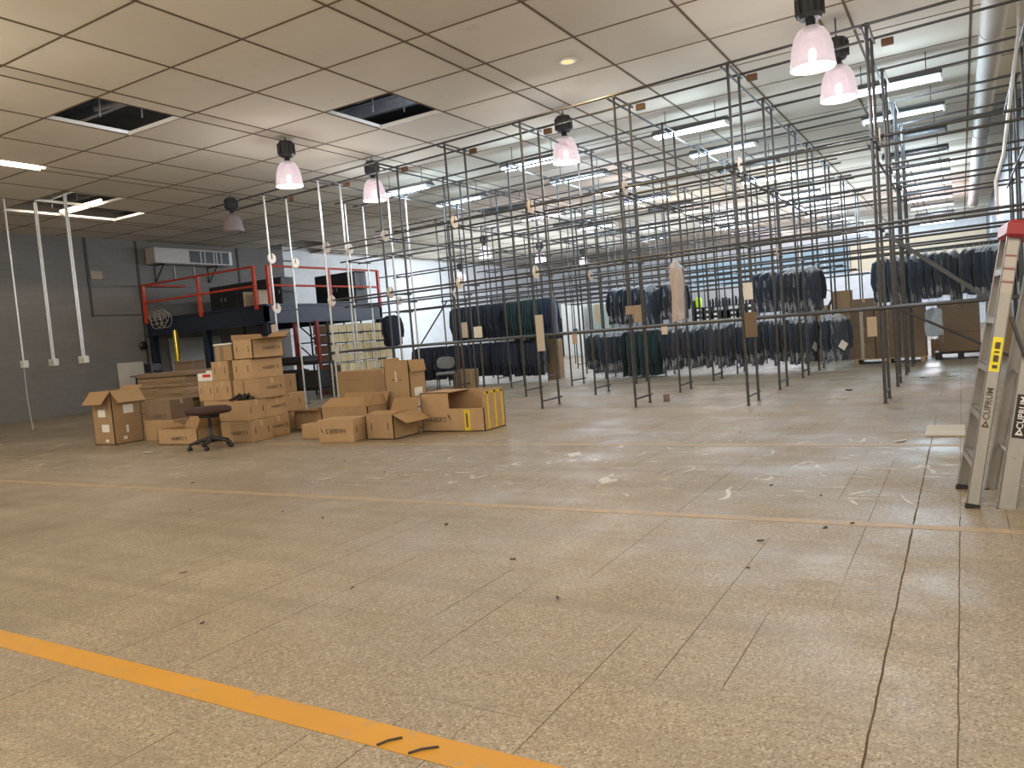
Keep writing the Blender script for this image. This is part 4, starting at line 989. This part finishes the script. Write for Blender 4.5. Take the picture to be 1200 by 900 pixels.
# the long open carton with yellow tape
t = thing('carton', 'long cut-open carton with yellow tape on its end, rightmost of the group', 'box', (-6.38, 9.2, 0))
x0, x1, y0, y1, h, T = -6.92, -5.82, 8.93, 9.5, .57, .012
b = MB(); b.box(x0, x1, y0, y1, 0, T); b.box(x0, x1, y1 - T, y1, 0, h); b.box(x0, x0 + T, y0, y1, 0, h); b.box(x1 - T, x1, y0, y1, 0, h)
b.box(x0, -6.42, y0, y0 + T, 0, h); b.box(-6.42, x1, y0, y0 + T, 0, .33); b.box(x0, -6.42, y0, y1, h - T, h)
b.build('body', 'cardboard', t)
b = MB(); lettering(b, "HABER'S", .10, (-6.66, y0 - .001, .17), (1, 0, 0), (0, 0, 1)); nib(b, (-6.42, y0 - .001, .20), (1, 0, 0), (0, 0, 1), .05); b.build('printed_name', 'ink', t)
MB().box(-6.16, -6.06, y0 - .003, y0 + .001, .01, .31).build('tape', 'tape_yellow', t)
for a, b_ in ((9.02, 9.07), (9.22, 9.27), (9.40, 9.45)): MB().box(x1 - .001, x1 + .003, a, b_, .02, .55).build('tape', 'tape_yellow', t)
MB().box(x1 - .001, x1 + .003, 8.96, 9.48, .52, .55).build('tape', 'tape_yellow', t)
MB().box(-6.13, -6.10, y0 - .0035, y0 - .002, .06, .26).build('tape_print', 'ink', t)

# pallet of cartons behind the racks
t = thing('pallet', 'wooden pallet under the stacked brown cartons at the right', 'pallet', (-1.45, 19.45, 0))
for k in range(6): MB().box(-2.2, -.70, 18.9 + .2 * k, 19.0 + .2 * k, .10, .12).build('deck_board', 'wood', t)
for x in (-2.16, -1.5, -.82): MB().box(x, x + .09, 18.9, 20.0, 0, .10).build('runner', 'wood', t)
cn = ['left', 'middle', 'right']
for r_ in range(3):
    for c in range(3):
        x0 = -2.2 + .50 * c
        carton('taped brown carton on the right-hand pallet, %s column, %s layer from the pallet' % (cn[c], ORD[r_]), x0, x0 + .485, 18.92, 19.95, .121 + .361 * r_, .36, m='cardboard_dk', stickers=[('front', .40, .54, 0, 1, 'tape_pale')], tape='tape_pale', group='cartons on the right-hand pallet')
carton('taped brown carton alone on top of the left column of the right-hand pallet', -2.16, -1.68, 19.1, 19.8, 1.205, .28, m='cardboard_dk', stickers=[('front', .2, .5, 0, .2, 'paper')])
carton('tall tan open carton standing behind the right-hand pallet', -2.85, -2.4, 21.0, 21.4, 0, 1.75, open_top=True, flaps=[('left', 30, .2)])
carton('tan carton with cut top, left of the tall tan one behind the jackets', -3.6, -2.95, 21.0, 21.5, 0, 1.42, open_top=True, flaps=[('right', 60, .15)])
carton('big brown double carton on a black pallet, right of the carton pallet', -.48, .32, 19.3, 20.1, .16, 1.12, m='cardboard_dk', stickers=[('front', 0, 1, .38, .386, 'ink')])
t = thing('black_pallet', 'black plastic pallet under the big brown double carton', 'pallet', (-.1, 19.7, 0))
MB().box(-.56, .42, 19.24, 20.16, .12, .16).build('deck', 'black', t)
for x in (-.55, -.12, .3): MB().box(x, x + .12, 19.25, 20.15, 0, .12).build('runner', 'black', t)
carton('small tan carton on the floor between the two pallets at the right', -.66, -.5, 20.3, 20.8, 0, .42)
carton('tan carton under the lower garments right of the grey chair', -12.0, -11.4, 17.0, 17.4, 0, .5)
carton('tall tan carton standing at the right end of the left garments', -10.1, -9.74, 18.95, 19.3, 0, 1.12)
t = thing('folded_cloths', 'pile of green and blue cloths on a tan box beside the ladder', 'cloth', (.62, 19.8, 1.12)); 
MB().bbox(.45, .8, 19.5, 20.1, 1.12, 1.2, .02).build('green_cloth', 'green_grey', t); MB().bbox(.6, .85, 19.5, 20.0, 1.2, 1.28, .02).build('blue_cloth', 'cl_blue', t)
carton('tan carton holding folded cloths, beside the big brown double carton', .45, .9, 19.4, 20.1, 0, 1.12, m='cardboard')

# far furniture
t = thing('cabinet', 'tall white cabinet far behind the racks, left of the grey-green one', 'cabinet', (-17.0, 35.3, 0)); MB().bbox(-17.6, -16.4, 35, 35.6, 0, 2.7, .02).build('body', 'white_metal', t); d = MB().box(-17.57, -16.43, 34.98, 35, .1, 2.65).build('door', 'white_metal', t); MB().box(-17.0, -16.75, 34.95, 34.98, 1.1, 1.4).build('handle', 'black', d)
cabinet(-16.1, -14.9, 35, 35.6, 0, 2.55, 'tall grey-green cabinet far behind the racks', 'green_grey', 2)
t = thing('dark_shelf', 'dark shelf unit far behind the racks, left of the white cabinet', 'shelf', (-18.4, 35.3, 0))
for x in (-19.1, -17.85): MB().box(x, x + .05, 35, 35.6, 0, 2.0).build('side_panel', 'dark_panel', t)
for z in (.3, .8, 1.25, 1.7, 1.97): MB().box(-19.05, -17.85, 35, 35.6, z, z + .04).build('shelf_board', 'dark_panel', t)
MB().box(-19.1, -17.8, 35.58, 35.62, 0, 2.0).build('back_panel', 'dark_panel', t)
carton('brown carton on top of the far dark shelf unit', -18.8, -18.0, 35.05, 35.5, 2.011, .3, m='cardboard_dk')
# shelf of boxed goods
t = thing('goods_shelf', 'black shelf unit of white-ended boxes behind the jackets', 'shelf', (-8.0, 30.2, 0))
for x in (-9.2, -8.0, -6.8): MB().box(x - .03, x + .03, 30, 30.6, 0, 2.1).build('upright', 'black', t)
for z in (.4, .8, 1.2, 1.6): MB().box(-9.2, -6.8, 30, 30.6, z, z + .03).build('shelf_board', 'black', t)
MB().box(-9.2, -6.8, 30.58, 30.6, 0, 1.65).build('back_panel', 'black', t)
for r_, z in enumerate((.83, 1.03, 1.23, 1.43, 1.63)):
    for c in range(7):
        x = -9.12 + .335 * c
        if abs(x + .14 + 8.0) < .06 or (r_ == 4 and c in (2, 3, 4)): continue
        if z in (1.03, 1.43): zz = z - .012
        else: zz = z
        o = thing('shoe_box', 'black white-labelled box on the goods shelf, %s row up, %s from the left' % (ORD[r_], ORD[c]), 'box', (x + .14, 30.2, zz), 'boxes on the goods shelf')
        MB().bbox(x, x + .28, 30.0, 30.5, zz, zz + .165, .006).build('body', 'black', o); MB().box(x + .05, x + .23, 29.995, 30.0, zz + .04, zz + .12).build('label_panel', 'box_white', o)
for c in range(14):
    x = -8.6 + .13 * c; tag(MB().tube([(x, 30.2, 1.8), (x + .01, 30.2, 1.95), (x, 30.2, 2.08 + .03 * (c % 3))], [.05, .055, .035], 8).build('rolled_cloth', 'cl_dark', loc=(x, 30.2, 1.8)), '%s dark cloth roll from the left on top of the goods shelf' % nth(c), 'cloth', 'dark rolls on the goods shelf')
tag(MB().bbox(-9.15, -8.98, 30.1, 30.5, 1.8, 2.2, .03).build('lime_vest', 'lime', loc=(-9.06, 30.3, 1.8)), 'bright lime green vest at the left end of the goods shelf', 'vest')
MBb = MB().box(-9.2, -6.8, 30.0, 30.6, 1.77, 1.80); o = bpy.data.objects.get('goods_shelf'); MBb.build('shelf_board', 'black', o)

# grey chair behind the front racks
def chair(x, y, yaw):
    t = thing('chair', 'grey upholstered chair with black legs in front of the left garments', 'chair', (x, y, 0)); t.rotation_euler = (0, 0, yaw)
    MB().bbox(x - .24, x + .24, y - .23, y + .23, .43, .50, .025).build('seat', 'grey_fabric', t)
    b = MB(); n = 14; vs = []
    for yy in (y + .22, y + .27):
        for k in range(n):
            a = 2 * PI * k / n; vs.append((x + .24 * math.copysign(abs(math.cos(a)) ** .6, math.cos(a)), yy + .03 * math.cos(a) ** 2 * -1, .74 + .16 * math.copysign(abs(math.sin(a)) ** .6, math.sin(a))))
    b.add(vs, [tuple(range(n)), tuple(range(2 * n - 1, n - 1, -1))] + [(i, (i + 1) % n, (i + 1) % n + n, i + n) for i in range(n)]); b.build('backrest', 'grey_fabric', t)
    for sx in (-1, 1):
        MB().tube([(x + sx * .22, y - .2, 0), (x + sx * .21, y - .18, .44)], .015, 8).build('leg', 'black', t)
        MB().tube([(x + sx * .22, y + .26, 0), (x + sx * .21, y + .2, .44), (x + sx * .18, y + .26, .66)], .015, 8).build('leg', 'black', t)
        MB().tube([(x + sx * .25, y + .2, .46), (x + sx * .26, y + .18, .66), (x + sx * .26, y - .15, .67)], .017, 8).build('armrest', 'black', t)
chair(-11.75, 16.35, .5)

# broken office chair: seat on a star base, no backrest
x, y = -9.72, 7.42
t = thing('office_chair', 'backless black office swivel chair with a dark maroon seat before the carton pile', 'chair', (x, y, 0))
s_ = MB(); prof = [(0, .51), (.22, .51), (.29, .525), (.315, .56), (.30, .60), (.25, .625), (0, .63)]
n = 28; vs = []
for r, z in prof:
    for k in range(n):
        a = 2 * PI * k / n; c, s2 = math.cos(a), math.sin(a)
        vs.append((x + r * 1.05 * math.copysign(abs(c) ** .75, c), y + r * .92 * math.copysign(abs(s2) ** .75, s2), z))
s_.add(vs, [(i * n + k, i * n + (k + 1) % n, (i + 1) * n + (k + 1) % n, (i + 1) * n + k) for i in range(len(prof) - 1) for k in range(n)], True); s_.build('seat', 'maroon', t)
MB().bbox(x - .12, x + .12, y - .1, y + .1, .46, .51, .01).build('seat_plate', 'black', t)
MB().lathe([(.028, .14), (.028, .34), (.02, .34), (.02, .47)], 12, (x, y, 0)).build('gas_column', 'black', t)
MB().tube([(x + .1, y - .05, .48), (x + .33, y - .12, .47)], .010, 6).build('lever', 'black', t)
st_ = MB()
for k in range(5):
    a = 2 * PI * k / 5 + .35; st_.tube([(x, y, .15), (x + .17 * math.cos(a), y + .17 * math.sin(a), .125), (x + .31 * math.cos(a), y + .31 * math.sin(a), .085)], [.036, .028, .02], 8)
st_.lathe([(0, .10), (.05, .10), (.05, .19), (0, .19)], 12, (x, y, 0)); st_.build('star_base', 'black', t)
for k in range(5):
    a = 2 * PI * k / 5 + .35; cx, cy = x + .31 * math.cos(a), y + .31 * math.sin(a)
    w = MB()
    for o_ in (-.016, .016): w.lathe([(0, o_ - .009), (.03, o_ - .009), (.03, o_ + .009), (0, o_ + .009)], 12, (cx, cy, .03), 'Y')
    w.tube([(cx, cy, .05), (cx, cy, .095)], .012, 6); w.build('caster', 'black', t)

# ------------------------------------------------------------------ ladder, folded and leaning
lx, ly = -.03, 5.42
t = thing('stepladder', 'folded aluminium stepladder with a red top cap leaning at the right edge', 'ladder', (lx, ly, 0))
H_ = 1.75
def lrail(x0, yb, yt, d, zt=H_ - .06, nm='rail'):
    b = MB()
    # channel: web facing outwards with two flanges
    s = -1 if yb < ly + .3 else 1
    for (xa, xb, ya, yb_) in ((x0, x0 + d, 0, .006), (x0, x0 + .007, 0, .03), (x0 + d - .007, x0 + d, 0, .03)):
        y0a, y1a = (yb - s * ya * 1.0, yb - s * yb_) ; y0t, y1t = (yt - s * ya, yt - s * yb_)
        vs = [(xa, y0a, .02), (xb, y0a, .02), (xb, y1a, .02), (xa, y1a, .02), (xa, y0t, zt), (xb, y0t, zt), (xb, y1t, zt), (xa, y1t, zt)]
        b.add(vs, [(0, 3, 2, 1), (4, 5, 6, 7), (0, 1, 5, 4), (1, 2, 6, 5), (2, 3, 7, 6), (3, 0, 4, 7)])
    o = b.build(nm, 'alu', t)
    f_ = MB(); f_.bbox(x0 - .004, x0 + d + .004, yb - .036 if s > 0 else yb - .004, yb + .004 if s > 0 else yb + .036, 0, .035, .004); f_.build('rubber_foot', 'black', o)
    return o
yn, yf, ynt, yft = ly, ly + .58, ly + .14, ly + .44
lrail(lx, yn, ynt, .072); lrail(lx, yf, yft, .072)
lrail(lx + .165, yn, ynt, .10, H_ - .12, 'rear_rail'); lrail(lx + .165, yf, yft, .075, H_ - .12, 'rear_rail')
for k in range(5):
    z = .30 + .30 * k; f_ = z / H_; a = yn + (ynt - yn) * f_; b_ = yf + (yft - yf) * f_
    s_ = MB(); s_.box(lx + .002, lx + .070, a + .006, b_ - .006, z - .012, z + .0); s_.box(lx + .002, lx + .008, a + .006, b_ - .006, z - .05, z); s_.box(lx + .064, lx + .070, a + .006, b_ - .006, z - .05, z)
    for q in range(4): s_.box(lx + .010 + .015 * q, lx + .015 + .015 * q, a + .01, b_ - .01, z, z + .003)
    s_.build('step', 'alu', t)
for z in (.35, .85, 1.35):
    f_ = z / H_; MB().tube([(lx + .21, yn + (ynt - yn) * f_, z), (lx + .21, yf + (yft - yf) * f_, z)], .012, 8).build('rear_rung', 'alu', t)
c_ = MB(); c_.bbox(lx - .012, lx + .29, ynt - .05, yft + .05, H_ - .075, H_ + .03, .02); c_.build('top_cap', 'red_plastic', t)
MB().tube([(lx + .08, yn + (ynt - yn) * .66 - .006, 1.20), (lx + .14, yn + (ynt - yn) * .6 - .01, 1.06), (lx + .21, yn + (ynt - yn) * .55 - .006, .92)], .012, 6).build('spreader', 'steel', t)
def on_rail(x0, x1, z0, z1, m, nm, lift=.001, rear=False):
    f0, f1 = z0 / (H_ - .06), z1 / (H_ - .06)
    if rear: f0, f1 = z0 / (H_ - .12), z1 / (H_ - .12)
    a = yn + (ynt - yn) * f0 - lift; b_ = yn + (ynt - yn) * f1 - lift
    return MB().add([(x0, a, z0), (x1, a, z0), (x1, b_, z1), (x0, b_, z1)], [(0, 1, 2, 3)]).build(nm, m, t)
def rail_text(txt, size, x, z, m, nm, lift):
    b = MB(); up = Vector((0, (ynt - yn) / H_, 1)).normalized()
    lettering(b, txt, size, (x, yn + (ynt - yn) * (z / (H_ - .06)) - lift, z), tuple(up), (-1, 0, 0)); return b.build(nm, m, t)
on_rail(lx + .008, lx + .064, .86, 1.07, 'yellow_label', 'warning_label')
b = MB()
for k, (a, c) in enumerate(((.88, .90), (.92, .96), (.975, .985), (1.0, 1.04))): 
    f_ = yn + (ynt - yn) * (a / (H_ - .06)); b.box(lx + .024, lx + .050, f_ - .006, f_ - .003 - .0, a, c)
b.build('label_print', 'ink', t)
for z0 in (1.34, 1.42, 1.50):
    on_rail(lx + .006, lx + .066, z0, z0 + .06, 'grey_label', 'instruction_label'); on_rail(lx + .006, lx + .066, z0 + .06, z0 + .072, 'brown_label', 'instruction_label')
def mark(x, z, s, m, lift):
    yy = yn + (ynt - yn) * (z / (H_ - .06)) - lift
    MB().add([(x - s, yy, z - s), (x + s, yy, z - s), (x, yy, z + s), (x - s * .35, yy - .0005, z - s * .5), (x + s * .35, yy - .0005, z - s * .5), (x, yy - .0005, z + s * .3)], [(0, 1, 4, 3), (1, 2, 5, 4), (2, 0, 3, 5)]).build('logo_mark', m, t)
rail_text('CUPRUM', .05, lx + .036, .66, 'ink', 'brand_lettering', .003); mark(lx + .036, .535, .022, 'ink', .003)
on_rail(lx + .18, lx + .25, .475, .74, 'black', 'brand_badge', .004, True)
rail_text('CUPRUM', .05, lx + .215, .63, 'box_white', 'brand_lettering', .007); mark(lx + .215, .515, .022, 'box_white', .007)
t.rotation_euler = (0, math.radians(10.2), math.radians(5.5))

# ------------------------------------------------------------------ small things on the floor
tag(MB().lathe([(0, 0), (.05, 0), (.052, .01), (.052, .115), (.046, .12), (.046, .05), (0, .05)], 16, (-4.30, 12.2, 0)).build('can', plain('dusty_can', (.20, .12, .13), .5, .2), loc=(-4.30, 12.2, 0)), 'small dull purplish can on the floor behind the front rack', 'can')
tag(MB().bbox(-.36, -.02, 8.3, 8.95, 0.001, .022, .004).build('floor_board', 'bone', loc=(-.2, 8.6, 0)), 'thin beige board lying flat on the floor beyond the ladder', 'board')
rs = random.Random(5)
def scrap(x, y, s, m, label, group=None):
    n = rs.randint(4, 6); vs = []; a0 = rs.uniform(0, 6); el = rs.uniform(.2, .5)
    for k in range(n):
        a = 2 * PI * k / n; p = Vector((s * math.cos(a), s * el * math.sin(a), 0)); p.rotate(Euler((0, 0, a0))); vs.append((x + p.x, y + p.y, .003 + rs.uniform(0, .012)))
    vs2 = [(p[0], p[1], p[2] + .004) for p in vs]
    tag(MB().add(vs + vs2, [tuple(range(n)), tuple(range(2 * n - 1, n - 1, -1))] + [(i, (i + 1) % n, (i + 1) % n + n, i + n) for i in range(n)]).build('floor_scrap', m, loc=(x, y, 0)), label, 'litter', group)
G1 = 'dark scraps scattered on the open floor'
for i, (x, y) in enumerate(sorted(((-6.6, 6.7), (-6.25, 6.55), (-7.2, 5.2), (-5.9, 4.2), (-4.9, 4.35), (-4.35, 4.25), (-3.2, 4.3), (-2.3, 3.7), (-1.75, 3.2), (-2.9, 3.0), (-4.2, 2.9), (-1.05, 4.4), (-.9, 5.6), (-1.3, 5.9), (-.75, 4.75), (-.62, 4.9), (-1.0, 3.9), (-3.3, 2.35), (-5.2, 6.0), (-2.2, 8.6)), key=lambda p: math.hypot(*p))):
    scrap(x, y, rs.uniform(.010, .026), 'scrap_dark', 'small dark floor scrap, %s nearest to the camera of those on the open tiles' % nth(i), G1)
scrap(-10.6, 6.95, .12, 'scrap_white', 'crumpled white paper scrap on the floor in front of the large open carton')
scrap(-.55, 8.0, .08, 'scrap_white', 'pale paper scrap on the floor short of the beige board')
scrap(-1.6, 13.1, .12, 'scrap_dark', 'dark scrap on the floor below the last jackets of the lower row')
scrap(-1.55, 11.9, .10, 'scrap_white', 'pale scrap on the floor left of the rightmost front posts')
for k in range(5): scrap(-.62 + .22 * k, 14.8 + .1 * (k % 2), .09, 'scrap_white' if k % 2 else 'scrap_dark', '%s scrap from the left in the litter patch right of the post feet' % ORD[k], 'litter patch right of the posts')
for x, dx, lb in ((-1.70, .05, 'left'), (-1.57, .07, 'right')):
    tag(MB().tube([(x, 1.80, .006), (x + dx * .4, 1.835, .008), (x + dx, 1.87, .006)], .004, 5).build('floor_scrap', 'scrap_dark', loc=(x, 1.83, 0)), 'thin dark shred on the near yellow line, %s one of two' % lb, 'litter')
b = MB()
for k in range(7):
    a = rs.uniform(0, 6); b.lathe([(0, 0), (.08, .02), (.10, .06), (.05, .10), (0, .11)], 7, (-8.85 + .08 * math.cos(a) * 2, 10.4 + .15 * math.sin(a), 0), sm=False)
tag(b.build('crumpled_film', 'tape_pale', loc=(-8.85, 10.4, 0)), 'crumpled pale film on the floor behind the small carton', 'litter')

# ------------------------------------------------------------------ camera, world, view
cd = bpy.data.cameras.new('camera'); cam = bpy.data.objects.new('camera', cd); COL.objects.link(cam)
F = 892.917
V1 = (527., -100.); V2 = (-1500., 68.)
Yc = Vector((V1[0], -V1[1], -F)).normalized(); Xc = -Vector((V2[0], -V2[1], -F)).normalized(); Zc = Xc.cross(Yc)
Rm = Matrix((Xc, Yc, Zc))
cam.matrix_world = Matrix.Translation((0, 0, EYE)) @ Rm.to_4x4()
cd.sensor_width = 36; cd.lens = F / 1200 * 36; cd.clip_end = 200; cd.clip_start = .05
sc.camera = cam
w = bpy.data.worlds.new('world'); sc.world = w; w.use_nodes = True
bg = w.node_tree.nodes['Background']; bg.inputs[0].default_value = (1.0, .92, .78, 1); bg.inputs[1].default_value = .86
sc.view_settings.view_transform = 'Standard'; sc.view_settings.look = 'None'; sc.view_settings.gamma = 1; sc.view_settings.use_curve_mapping = False
sc.view_settings.exposure = 0.25
for o in bpy.data.objects:
    for k in ('_o', '_h'):
        if k in o: del o[k]
